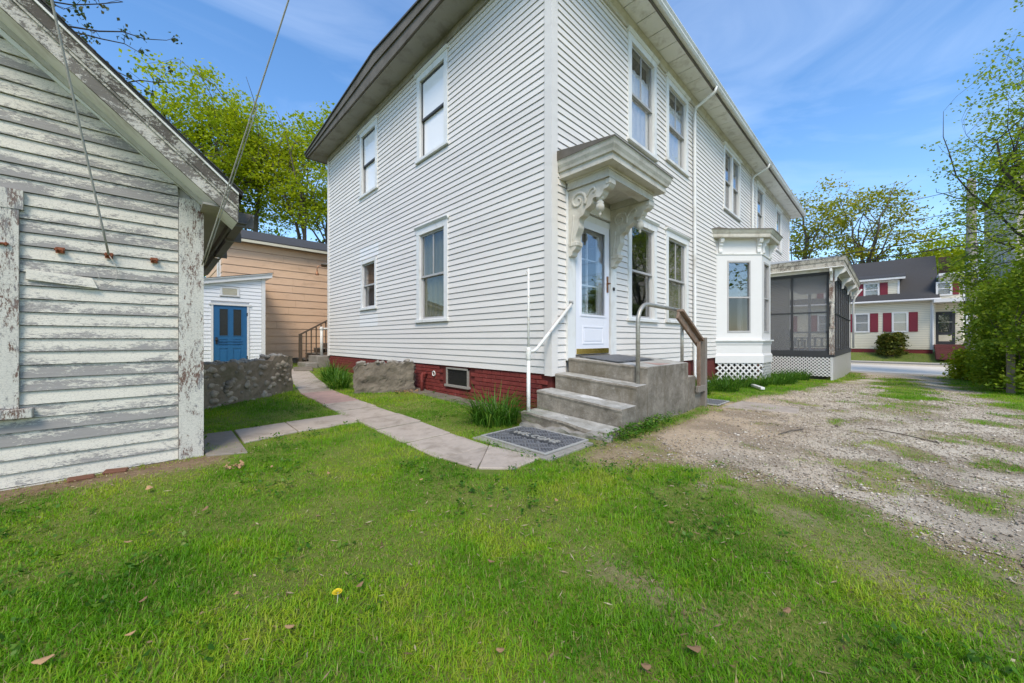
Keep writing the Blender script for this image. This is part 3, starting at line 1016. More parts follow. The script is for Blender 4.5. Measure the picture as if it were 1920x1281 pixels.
def build_house():
    H = thing('white_house', 'large two storey white clapboard house with hooded side door', 'house', (0, 0, 0))
    # ---- end wall windows
    oh, ih = [], []
    for args in (
        dict(s0=2.45, s1=3.55, z0=4.70, z1=6.50, cdepth=-0.076, glassm='glass_sky_white', muntin=False, sash='sash_dark', curtain='curtain_sky_white'),  # white pane colour and added curtain stand in for mirrored bright sky
        dict(s0=5.42, s1=6.46, z0=4.76, z1=6.50, cdepth=-0.076, glassm='glass_sky_white', muntin=False, sash='sash_dark', curtain='curtain_sky_white'),  # sky reflection painted white here too, with an added curtain behind
        dict(s0=2.45, s1=3.56, z0=1.44, z1=3.38, glassm='glass', muntin=True, curtain='curtain_olive', sash='sash_grey'),
        dict(s0=5.48, s1=6.40, z0=1.85, z1=3.12, glassm='glass', muntin=False, cap=False, cw=0.085),
    ):
        a, b = window(H, GABLE, **args)
        oh.append(a)
        ih.append(b)
    clapboards(H, GABLE, 0.10, HY - 0.09, SB, HT - 0.16, EXPO, oh, 'vinyl_siding', patches=[(5.42, 6.5, 1.38, 1.72), (5.38, 6.5, 3.1, 3.5)], newmat='vinyl_new')
    core(H, GABLE, 0.14, HY, SB + 0.004, HT, ih, 'paint_white')
    # ---- long wall windows and the door opening
    oh, ih = [], []
    for args in (
        dict(s0=2.09, s1=3.22, z0=4.62, z1=6.58, glassm='glass_mid', upper_glass='glass', curtain='curtain_sky_white', blind=(0.0, 0.83)),  # curtain added for the pale look of sky reflected in the glass
        dict(s0=3.68, s1=4.84, z0=4.80, z1=6.58, glassm='glass_mid', upper_glass='glass', curtain='curtain_sky_white', blind=(0.0, 0.85)),  # added curtain again imitates the pale reflected sky
        dict(s0=7.47, s1=9.08, z0=4.74, z1=6.58, glassm='glass_mid', double=True, muntin=False, cw=0.09),
        dict(s0=11.05, s1=12.20, z0=4.74, z1=6.58, glassm='glass_bright', muntin=False),
        dict(s0=14.2, s1=15.35, z0=4.74, z1=6.58, glassm='glass_bright', muntin=False),
        dict(s0=2.09, s1=3.22, z0=1.43, z1=3.37, glassm='glass', upper_glass='glass_mid', muntin=False),
        dict(s0=3.66, s1=4.86, z0=1.45, z1=3.40, glassm='glass', upper_glass='glass_mid', muntin=True, curtain='curtain_olive'),
    ):
        a, b = window(H, LONG, **args)
        oh.append(a)
        ih.append(b)
    door_outer = (0.31, 1.64, 0.5, 3.12)
    door_inner = (0.50, 1.47, 0.86, 2.93)
    bayhole = (6.86, 9.62, 0.4, 4.0)
    oh += [door_outer, bayhole]
    ih += [door_inner, (7.05, 9.40, 1.15, 3.35)]
    clapboards(H, LONG, 0.10, HX - 0.09, SB, HT - 0.17, EXPO, oh, 'vinyl_siding', stuff_from=5.16)
    core(H, LONG, 0.0, HX, SB + 0.004, HT, ih, 'paint_white')
    core(H, BACK, 0, HX, SB, HT, [], 'paint_white')
    core(H, FRONT, 0.14, HY - 0.14, SB, HT, [], 'paint_white')
    # plain courses on the back and front walls (hardly seen)
    m = MB(BACK)
    for i in range(60):
        board(m, 0.1, HX - .1, SB + i * EXPO, EXPO)
    m.build('rear_clapboards', 'vinyl_siding', H, kind='stuff')
    m = MB(FRONT)
    for i in range(60):
        board(m, 0.1, HY - .1, SB + i * EXPO, EXPO)
    m.build('front_clapboards', 'vinyl_siding', H, kind='stuff')
    # corner boards
    MB().box(-0.032, 0.0, 0.0, 0.098, SB - 0.01, HT - 0.16).box(-0.032, 0.098, -0.032, -0.0005, SB - 0.012, HT - 0.162).build('corner_board', 'vinyl_siding', H)
    MB().box(-0.03, 0.0, HY - 0.088, HY, SB - 0.01, HT - 0.16).box(-0.03, 0.09, HY + 0.0005, HY + 0.03, SB - 0.012, HT - 0.16).build('corner_board', 'vinyl_siding', H)
    MB().box(HX - 0.09, HX + 0.03, -0.03, -0.0005, SB - 0.01, HT - 0.16).build('corner_board', 'vinyl_siding', H)
    # frieze boards under the eaves
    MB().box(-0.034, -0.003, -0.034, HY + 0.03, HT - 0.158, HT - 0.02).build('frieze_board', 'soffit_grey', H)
    MB().box(0.0, HX + 0.03, -0.036, -0.003, HT - 0.168, HT - 0.02).prism([(0, -0.036, HT - 0.09), (0, -0.085, HT - 0.022), (0, -0.036, HT - 0.022)], [(HX, -0.036, HT - 0.09), (HX, -0.085, HT - 0.022), (HX, -0.036, HT - 0.022)]).build('frieze_board', 'trim_aged', H)
    # ceiling slab and floors so that the inside stays dark
    MB().box(0.15, HX - 0.15, 0.15, HY - 0.15, HT - 0.1, HT - 0.02).box(0.15, HX - .15, .15, HY - .15, 3.75, 3.95).box(0.15, HX - .15, .15, HY - .15, 0.62, 0.72).build('floor_slab', 'room_dark', H)
    MB().box(5.2, 5.3, 0.15, HY - .15, .73, HT - .12).box(0.15, 5.19, 4.3, 4.4, .73, HT - .12).build('partition', 'plaster_room', H)
    # ---- roof: low gable, ridge along x; boxed level soffits
    ov = 0.50
    x0, x1, y0, y1 = -ov, HX + ov, -ov, HY + ov
    ym = HY / 2
    # soffit boards along the drive side, one by one near the camera
    px_ = x0 + 0.06
    while px_ < 11.0:
        MB().box(px_ + 0.008, px_ + 0.443, y0 + 0.06, -0.034, HT - 0.012, HT + 0.006).build('soffit_board', 'soffit_white', H)
        px_ += 0.451
    MB().box(px_ + 0.004, x1 - 0.05, y0 + 0.06, -0.034, HT - 0.012, HT + 0.006).build('soffit_board', 'soffit_white', H)
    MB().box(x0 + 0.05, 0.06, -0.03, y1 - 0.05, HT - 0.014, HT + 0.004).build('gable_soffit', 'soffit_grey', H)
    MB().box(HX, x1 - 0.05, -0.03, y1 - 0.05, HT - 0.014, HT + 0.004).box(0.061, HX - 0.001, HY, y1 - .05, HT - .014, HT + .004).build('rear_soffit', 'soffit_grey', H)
    roof = MB()
    zt = HT + 0.10
    zr = HT + 0.51
    prof = [(y0 + 0.03, HT + 0.012), (y1 - 0.03, HT + 0.012), (y1 - 0.03, zt), (ym, zr), (y0 + 0.03, zt)]
    roof.prism([(x0 + 0.03, y, z) for y, z in prof], [(x1 - 0.03, y, z) for y, z in prof])
    r = roof.build('roof', 'roof_felt', H)
    # gable fascia with crown: thicker towards the middle as the roof rises
    for dx, za, zb, t in ((0.0, -0.02, 0.035, 0.035), (-0.03, 0.03, 0.08, 0.05)):
        m = MB()
        for ya, yb, e0, e1 in ((y0, ym, 0, 1), (ym, y1, 1, 0)):
            k0, k1 = 0.40 * e0, 0.40 * e1
            b0 = HT + za + (k0 * 0.55 if za > 0 else 0)
            b1 = HT + za + (k1 * 0.55 if za > 0 else 0)
            t0, t1 = HT + zb + (k0 if za > 0 else k0 * .56), HT + zb + (k1 if za > 0 else k1 * .56)
            xa = x0 + dx
            m.hexa([(xa, ya, b0), (xa + t, ya, b0), (xa + t, yb, b1), (xa, yb, b1), (xa, ya, t0), (xa + t, ya, t0), (xa + t, yb, t1), (xa, yb, t1)])
        m.build('fascia', 'trim_dirty', r)
    m = MB()
    for ya, yb, e0, e1 in ((y0, ym, 0, 1), (ym, y1, 1, 0)):
        m.hexa([(x0 - 0.06, ya, zt - .02 + .41 * e0), (x1, ya, zt - .02 + .41 * e0), (x1, yb, zt - .02 + .41 * e1), (x0 - 0.06, yb, zt - .02 + .41 * e1),
                (x0 - 0.06, ya, zt + .012 + .41 * e0), (x1, ya, zt + .012 + .41 * e0), (x1, yb, zt + .012 + .41 * e1), (x0 - 0.06, yb, zt + .012 + .41 * e1)])
    m.build('roof_edge', 'roof_felt', r)
    MB().box(x0, x1, y0 + 0.03, y0 + 0.058, HT - 0.02, HT + 0.14).build('fascia', 'trim_dirty', r)
    MB().box(x0, x1, y1 - 0.05, y1, HT - 0.02, HT + 0.14).build('fascia', 'trim_dirty', r)
    # long gutter (K profile)
    gp = [(0.03, HT + 0.02), (-0.03, HT + 0.02), (-0.055, HT + 0.055), (-0.055, HT + 0.085), (-0.08, HT + 0.125), (-0.08, HT + 0.14), (0.03, HT + 0.14)]
    MB().prism([(x0, y0 + a, b) for a, b in gp], [(x1, y0 + a, b) for a, b in gp]).build('gutter', 'trim_white', r)
    # downspouts
    for u, zend in ((5.14, 0.16), (10.35, 0.1)):
        m = MB()
        pts = [(u, y0 - 0.02, HT + 0.03), (u, y0 + 0.0, HT - 0.07), (u, -0.09, HT - 0.25), (u, -0.065, HT - 0.42), (u, -0.065, zend + 0.12), (u, -0.13, zend)]
        m.tube(pts, 0.035, 8)
        if u < 8:
            m.tube([(u, -0.13, zend), (u + 0.5, -0.22, zend - 0.08)], 0.045, 8)
        d = m.build('downspout', 'trim_white', r, smooth=True)
        for zz in (1.9, 3.9, 5.7):
            MB().box(u - 0.055, u + 0.055, -0.115, -0.024, zz, zz + 0.03).build('strap', 'paint_white', d) if False else None
    # ---- brick foundation
    fb = MB()
    fb.box(0.03, 0.30, 0.03, HY - 0.03, -0.1, SB + 0.003).box(0.301, HX - 0.03, 0.03, 0.3, -0.5, SB + 0.002).box(0.301, HX - .03, HY - .3, HY - .03, -.3, SB + .002).box(HX - .3, HX - .031, .301, HY - .301, -.6, SB + .001)
    f = fb.build('foundation', 'mortar_red', H)
    me = MB().box(0.0, 0.026, -0.1025, 0.1025, 0.0, 0.0585).build('brick', 'brick_red', f, bevel=0.004)
    brick_mesh = me.data
    bpy.data.objects.remove(me)
    win = (1.80, 2.60, 0.25, 0.60)
    rest = MB()
    for c in range(8):
        z = SB - 0.008 - (c + 1) * 0.068
        n = int(HY / 0.215)
        for k in range(n + 1):
            y = 0.03 + (k + (0.5 if c % 2 else 0.0)) * 0.215 + 0.05
            if y + 0.11 > HY or y - 0.11 < 0.0:
                continue
            if win[0] - 0.10 < y < win[1] + 0.10 and z + 0.06 > win[2] and z < win[3]:
                continue
            if z < gh(0, y) - 0.08:
                continue
            jx = random.uniform(-0.003, 0.003)
            if y < 4.4:
                b = bpy.data.objects.new('brick', brick_mesh)
                COL.objects.link(b)
                b.parent = f
                b.location = (0.005 + jx, y, z)
            else:
                rest.box(0.005 + jx, 0.03, y - 0.1025, y + 0.1025, z, z + 0.0585)
    rest.build('far_bricks', 'brick_red', f, kind='stuff')
    # basement window
    m = MB(GABLE)
    m.box(1.865, 1.89, -0.03, 0.006, 0.27, 0.585).box(2.50, 2.525, -0.03, 0.006, 0.27, 0.585).box(1.865, 2.525, -0.03, 0.007, 0.556, 0.585).box(1.83, 2.56, -0.03, 0.022, 0.235, 0.272)
    bw = m.build('basement_window', 'concrete_pale', H)
    MB(GABLE).box(1.89, 2.50, -0.027, -0.022, 0.275, 0.556).build('pane', 'pane_black', bw)
    # the foundation is solid behind the pane: dark backing
    MB(GABLE).box(1.885, 2.505, -0.0295, -0.0285, 0.272, 0.558).build('backing', 'room_dark', bw)
    # red drain pipe at the foundation and a white hose ring
    m = MB()
    m.tube([(0.0, 3.20, 0.42), (-0.10, 3.20, 0.42), (-0.12, 3.19, 0.40), (-0.12, 3.18, 0.05)], 0.032, 8)
    m.build('drain_pipe', 'brick_red', H, smooth=True)
    m = MB()
    ring = [(-0.012, 2.93 + 0.045 * math.cos(a), 0.44 + 0.045 * math.sin(a)) for a in [i * math.pi / 8 for i in range(17)]]
    m.tube(ring, 0.011, 6)
    m.build('vent_ring', 'pipe_white', H, smooth=True)
    # little wasp-nest grey cable box by the upper window
    MB().box(-0.05, -0.024, 6.50, 6.58, 6.34, 6.54).build('junction_box', 'sash_grey', H, bevel=0.006)
    # narrow stone apron along the foot of the end wall
    k = 0
    y = 0.5
    while y < 3.3:
        L = random.uniform(0.30, 0.45)
        z = gh(-0.2, y)
        MB().hexa([(-0.34, y, z - .05), (-0.01, y, z - .05), (-0.01, y + L - .01, z - .05), (-0.32, y + L - .012, z - .05), (-0.34, y, z + .02), (-0.01, y, z + .03), (-0.01, y + L - .01, z + .03), (-0.32, y + L - .012, z + .02)]).build('apron_stone', 'concrete_old', f, bevel=0.006)
        y += L
    return H


HOUSE = build_house()


# ------------------------------------------------------------------ side door, hood, brackets
def build_entry(H):
    # pilasters and head of the door case
    m = MB(LONG)
    m.box(0.31, 0.495, -0.02, 0.045, 0.80, 3.03).box(1.475, 1.645, -0.02, 0.045, 0.78, 3.03).box(0.312, 1.643, -0.02, 0.043, 3.031, 3.23).box(0.496, 1.474, -0.1, 0.02, 2.90, 3.0)
    case = m.build('door_case', 'trim_white', H)
    MB(LONG).box(0.496, 1.474, -0.12, 0.02, 0.80, 0.862).build('threshold', 'wood_grey', case)
    # storm door
    a, b, z0, z1 = 0.53, 1.44, 0.875, 2.90
    g0, g1 = 1.46, 2.79
    m = MB(LONG)
    m.box(a, a + 0.115, -0.012, 0.026, z0, z1).box(b - 0.115, b, -0.012, 0.026, z0, z1)
    m.box(a + 0.115, b - 0.115, -0.012, 0.026, z1 - 0.10, z1).box(a + 0.115, b - 0.115, -0.012, 0.024, z0, g0)
    door = m.build('storm_door', 'door_white', H)
    m = MB(LONG)
    for p in (0.0,):
        fx0, fx1, fz0, fz1 = a + 0.17, b - 0.17, 1.03, 1.30
        m.box(fx0, fx1, 0.0235, 0.031, fz0, fz0 + 0.02).box(fx0, fx1, 0.0235, 0.031, fz1 - 0.02, fz1).box(fx0, fx0 + 0.02, 0.0235, 0.031, fz0 + .02, fz1 - .02).box(fx1 - 0.02, fx1, 0.0235, 0.031, fz0 + .02, fz1 - .02)
        m.box(fx0 + 0.045, fx1 - 0.045, 0.0235, 0.029, fz0 + 0.045, fz1 - 0.045)
    m.build('lower_panel', 'door_white', door)
    m = MB(LONG)
    m.box(a + 0.105, a + 0.135, 0.0262, 0.034, g0 - 0.01, z1 - 0.09).box(b - 0.135, b - 0.105, 0.0262, 0.034, g0 - 0.01, z1 - 0.09).box(a + .135, b - .135, 0.0262, 0.034, g0 - 0.012, g0 + 0.02).box(a + .135, b - .135, 0.0262, 0.034, z1 - 0.12, z1 - 0.09)
    m.build('glazing_frame', 'door_white', door)
    MB(LONG).box(a + 0.12, b - 0.12, 0.004, 0.010, g0, z1 - 0.10).build('pane', 'glass_mid', door)
    MB(LONG).box(a + 0.01, b - 0.01, 0.0265, 0.030, z0 + 0.004, z0 + 0.085).build('kick_plate', 'brass', door)
    m = MB(LONG)
    m.box(b - 0.075, b - 0.035, 0.0265, 0.040, 1.86, 2.12)
    m.tube([(b - 0.055, 0.04, 2.0), (b - 0.055, 0.085, 2.0), (b - 0.11, 0.09, 2.0), (b - 0.15, 0.085, 1.995)], 0.011, 8)
    m.build('door_handle', 'copper', door)
    MB(LONG).lathe((1.545, 0.05), [(0.0, 1.90), (0.022, 1.905), (0.026, 1.93), (0.022, 1.955), (0.0, 1.96)], 10).build('bell_push', 'iron_dark', case)
    # inner panelled door with small lights behind the storm door
    m = MB(LONG)
    m.box(0.56, 1.41, -0.115, -0.08, 0.90, 1.52).box(0.56, 0.70, -0.115, -0.08, 1.521, 2.86).box(1.27, 1.41, -0.115, -0.08, 1.521, 2.86).box(0.701, 1.269, -0.115, -0.08, 2.76, 2.86).box(0.66, 1.31, -0.08, -0.072, 1.0, 1.42)
    m.box(0.975, 0.995, -0.112, -0.084, 1.521, 2.76).box(0.701, 1.269, -0.113, -0.083, 1.93, 1.955).box(0.701, 1.269, -0.113, -0.083, 2.34, 2.36)
    m.build('inner_door', 'door_white', case)
    # hood: crowned canopy
    hood = MB()
    def ring(x0, x1, y, z):
        return (x0, x1, y, z)
    lv = [(0.16, 1.72, -0.84, 3.34), (0.16, 1.72, -0.84, 3.42), (0.135, 1.745, -0.865, 3.425), (0.125, 1.755, -0.875, 3.46), (0.105, 1.78, -0.895, 3.50), (0.095, 1.79, -0.905, 3.545), (0.085, 1.80, -0.915, 3.56)]
    vs_, fs = [], []
    for x0, x1, y, z in lv:
        vs_ += [(x0, 0.0, z), (x0, y, z), (x1, y, z), (x1, 0.0, z)]
    for i in range(len(lv) - 1):
        for k in range(3):
            fs.append((4 * i + k, 4 * i + k + 1, 4 * i + 4 + k + 1, 4 * i + 4 + k))
    fs += [(0, 3, 2, 1)]
    hood.add(vs_, fs)
    h = hood.build('door_hood', 'trim_aged', H)
    MB().hexa([(0.08, 0.0, 3.562), (0.08, -0.92, 3.562), (1.805, -0.92, 3.562), (1.805, 0.0, 3.562), (0.08, 0.0, 3.70), (0.08, -0.92, 3.578), (1.805, -0.92, 3.578), (1.805, 0.0, 3.70)]).build('hood_roof', 'trim_dirty', h)
    # architrave box under the soffit (hollow underneath)
    m = MB()
    m.box(0.30, 0.45, -0.70, -0.045, 3.21, 3.345).box(1.44, 1.59, -0.70, -0.045, 3.21, 3.345).box(0.451, 1.439, -0.70, -0.55, 3.212, 3.344)
    m.box(0.285, 1.605, -0.715, -0.69, 3.31, 3.343).box(0.285, 0.302, -0.69, -0.03, 3.31, 3.342)
    m.box(0.29, 1.60, -0.712, -0.699, 3.205, 3.225).box(0.288, 0.301, -0.699, -0.03, 3.205, 3.225)
    m.build('architrave', 'trim_aged', h)
    MB().box(0.45, 1.44, -0.55, -0.045, 3.30, 3.335).build('hood_ceiling', 'trim_aged', h)
    # scroll brackets
    def cat(pts, n=6):
        out = []
        k = len(pts)
        for i in range(k - 1):
            p0, p1, p2, p3 = pts[max(i - 1, 0)], pts[i], pts[i + 1], pts[min(i + 2, k - 1)]
            for j in range(n):
                t = j / n
                out.append(tuple(0.5 * ((2 * p1[a]) + (-p0[a] + p2[a]) * t + (2 * p0[a] - 5 * p1[a] + 4 * p2[a] - p3[a]) * t * t + (-p0[a] + 3 * p1[a] - 3 * p2[a] + p3[a]) * t ** 3) for a in (0, 1)))
        out.append(pts[-1])
        return out
    low = cat([(0.66, 0.0), (0.665, 0.07), (0.63, 0.12), (0.57, 0.135), (0.55, 0.18), (0.50, 0.22), (0.44, 0.20), (0.40, 0.215), (0.385, 0.27), (0.33, 0.31), (0.285, 0.33), (0.25, 0.39), (0.19, 0.42), (0.17, 0.47), (0.175, 0.54), (0.15, 0.60), (0.12, 0.66), (0.115, 0.72), (0.135, 0.77), (0.12, 0.83), (0.07, 0.87), (0.05, 0.92), (0.0, 0.93)], 4)
    for xa, xb in ((0.325, 0.455), (1.455, 1.585)):
        zt = 3.205
        poly = [(0.0, 0.0)] + low
        m = MB()
        k = len(poly)
        y0 = -0.046
        A = [(xa, y0 - p, zt - q) for p, q in poly]
        B = [(xb, y0 - p, zt - q) for p, q in poly]
        m.prism(A, B)
        br = m.build('bracket', 'trim_aged', h)
        # carved scroll, raised on both cheeks, and a back board
        for xs in (xa - 0.004, xb + 0.004):
            m = MB()
            sp = []
            for i in range(46):
                t = i / 45
                ang = -0.6 + t * 4.3 * math.pi * 0.62
                rr = 0.135 * (1 - 0.80 * t)
                sp.append((xs, y0 - (0.165 + rr * math.cos(ang)), zt - (0.185 - rr * math.sin(ang))))
            m.tube(sp, [0.024 - 0.010 * i / 45 for i in range(46)], 6)
            sp2 = [(xs, y0 - p, zt - q) for p, q in cat([(0.30, 0.17), (0.36, 0.09), (0.42, 0.07), (0.44, 0.11), (0.41, 0.13)], 5)]
            m.tube(sp2, 0.016, 6)
            sp3 = [(xs, y0 - p, zt - q) for p, q in cat([(0.09, 0.36), (0.08, 0.50), (0.06, 0.64), (0.05, 0.80)], 5)]
            m.tube(sp3, 0.014, 6)
            m.build('scroll', 'trim_aged', br, smooth=True)
        # turned drop under the nose
        xm = (xa + xb) / 2
        z = zt - 0.20
        m = MB()
        m.lathe((xm, y0 - 0.475), [(0.055, z), (0.058, z - 0.02), (0.035, z - 0.035), (0.03, z - 0.05), (0.05, z - 0.065), (0.052, z - 0.075), (0.045, z - 0.085), (0.056, z - 0.11), (0.058, z - 0.14), (0.05, z - 0.17), (0.03, z - 0.19), (0.014, z - 0.205), (0.022, z - 0.225), (0.014, z - 0.245), (0.002, z - 0.255)], 14)
        m.build('pendant', 'trim_aged', br, smooth=True)
        # carved nose block with rosette ends, foot block
        m = MB()
        m.box(xa - 0.012, xb + 0.012, y0 - 0.672, y0 - 0.60, zt - 0.085, zt - 0.002)
        m.box(xa - 0.010, xb + 0.010, y0 - 0.150, y0 - 0.001, zt - 0.80, zt - 0.73)
        m.build('carved_block', 'trim_aged', br, bevel=0.012)
    # pilaster strip behind the brackets: pale board
    # white handrail at the left and its post
    return h


build_entry(HOUSE)


def build_stoop():
    S = thing('concrete_stoop', 'weathered concrete stoop with four steps up to the hooded door', 'steps', (0.3, -0.5, 0))
    treads = [  # left front u, right front u, left z, right z, left back u, right back u
        ((-0.56, -0.34), (0.19, 0.075), 0),
        ((-0.275, -0.052), (0.43, 0.288), 1),
        ((0.035, 0.305), (0.634, 0.52), 2),
        ((0.31, 0.603), (0.837, 0.743), 3),
    ]
    for (ul, ur), (zl, zr), i in treads:
        vr = -1.08 - (0.03 if i < 2 else 0.0) * 0
        bl, br_ = (2.0, 1.96) if i == 3 else (treads[i + 1][0][0] - 0.001, treads[i + 1][0][1] - 0.001)
        vl = -0.052 if i == 3 else (-0.036 if i == 2 else 0.03)
        nseg = 10
        m = MB()
        # subdivided so that the nosing can be chipped and uneven
        rows = []
        for k in range(nseg + 1):
            t = k / nseg
            v = vl + (vr - vl) * t
            uf = ul + (ur - ul) * t
            ub = bl + (br_ - bl) * t
            z = zl + (zr - zl) * t
            j = random.uniform(-0.006, 0.006)
            chip = 0.0
            if i == 0:
                chip = 0.04 * math.exp(-((t - 0.8) / 0.2) ** 2)
                j *= 2.2
            rows.append([(uf + 0.012 + abs(j), v, -0.25), (uf + 0.012 + j, v, z - 0.05 - chip), (uf + j * 0.6, v, z - 0.018 - chip), (uf + 0.016 + j * .4, v, z - chip * .6), (ub, v, z + (0.004 if i < 3 else 0)), (ub, v, -0.25)])
        vs_ = [p for r in rows for p in r]
        fs = []
        for k in range(nseg):
            for q in range(6):
                fs.append((k * 6 + q, k * 6 + (q + 1) % 6, (k + 1) * 6 + (q + 1) % 6, (k + 1) * 6 + q))
        fs += [tuple(range(6))[::-1], tuple(range(nseg * 6, nseg * 6 + 6))]
        m.add(vs_, fs)
        m.build('landing' if i == 3 else 'step', 'concrete_step', S)
    # steps down on the far side
    MB().box(2.001, 2.30, -1.07, -0.06, -0.2, 0.52).build('step', 'concrete_step', S, bevel=0.008)
    MB().box(2.301, 2.58, -1.06, -0.06, -0.2, 0.26).build('step', 'concrete_step', S, bevel=0.008)
    # red-brown paint left on the landing's outer corner
    MB().hexa([(1.02, -1.03, .7505), (1.93, -1.03, .7405), (1.93, -0.62, .7695), (1.15, -0.62, .780), (1.02, -1.03, .753), (1.93, -1.03, .743), (1.93, -0.62, .772), (1.15, -0.62, .7825)]).build('worn_paint', 'slab_red', S)

    # steel pipe railing
    m = MB()
    p = [(0.545, -0.98, 0.50), (0.545, -0.98, 1.30)]
    for k in range(1, 9):
        a = math.pi / 2 * k / 8
        p.append((0.545 + 0.26 * (1 - math.cos(a)), -0.98, 1.30 + 0.265 * math.sin(a)))
    p += [(1.30, -0.98, 1.558), (1.86, -0.98, 1.545)]
    m.tube(p, 0.027, 12)
    rail = m.build('pipe_railing', 'steel', origin=(0.545, -0.98, 0.5), smooth=True)
    MB().tube([(1.985, -0.98, 0.71), (1.985, -0.98, 1.50)], 0.024, 12).build('post', 'steel', rail, smooth=True)
    MB().lathe((0.545, -0.98), [(0.05, 0.515), (0.05, 0.53), (0.03, 0.535)], 12).build('flange', 'steel', rail)
    tag(rail, 'bent grey steel pipe railing standing on the concrete steps', 'railing')
    # wooden railing on the far side
    W = thing('wooden_railing', 'weathered brown wooden railing beside the concrete stoop', 'railing', (2.6, -1.1, 0))
    MB().bar((1.66, -1.075, 1.53), (2.52, -1.075, 1.09), 0.10, 0.04).build('top_rail', 'wood_brown', W, bevel=0.004)
    MB().bar((1.62, -1.055, 1.46), (2.50, -1.055, 1.00), 0.035, 0.11).build('side_rail', 'wood_brown', W, bevel=0.004)
    MB().box(2.55, 2.64, -1.135, -1.045, -0.1, 1.13).build('post', 'wood_grey', W, bevel=0.005)
    MB().box(2.64, 2.68, -1.12, -1.06, -0.1, 0.55).build('post', 'wood_grey', W, bevel=0.004)
    MB().box(2.31, 2.36, -1.13, -1.082, 0.30, 1.06).build('baluster', 'wood_brown', W, bevel=0.004)
    MB().box(2.24, 2.54, -1.14, -1.09, 0.26, 0.36).build('cleat', 'wood_grey', W, bevel=0.004)
    # white pipe handrail and its tall standpipe
    q = thing('white_handrail', 'white painted pipe handrail left of the concrete steps', 'railing', (-0.49, -0.03, 0))
    m = MB()
    m.tube([(-0.49, -0.03, 0.96), (-0.44, -0.035, 0.945), (-0.385, -0.04, 0.955), (-0.33, -0.045, 0.995), (0.36, -0.075, 1.605)], 0.022, 10)
    m.build('rail', 'pipe_white', q, smooth=True)
    MB().tube([(-0.49, -0.03, -0.05), (-0.49, -0.03, 0.86)], 0.024, 10).build('post', 'pipe_white', q, smooth=True)
    MB().tube([(-0.49, -0.03, 0.86), (-0.49, -0.03, 2.0)], 0.015, 10).build('standpipe', 'pipe_white', q, smooth=True)
    MB().lathe((-0.49, -0.03), [(0.03, 0.84), (0.034, 0.85), (0.034, 0.93), (0.03, 0.99), (0.02, 1.0)], 10).build('coupling', 'pipe_white', q, smooth=True)
    m = MB()
    m.tube([(0.345, -0.042, 1.64), (0.345, -0.10, 1.635), (0.36, -0.085, 1.605)], 0.016, 8)
    m.build('wall_bracket', 'sash_grey', q, smooth=True)
    m = MB()
    m.tube([(-0.53 + 0.02 * math.cos(a), -0.03, 1.93 + 0.03 * math.sin(a)) for a in [i * math.pi / 5 for i in range(8)]], 0.004, 5)
    m.build('eye_hook', 'pipe_white', q)
    return S


STOOP = build_stoop()


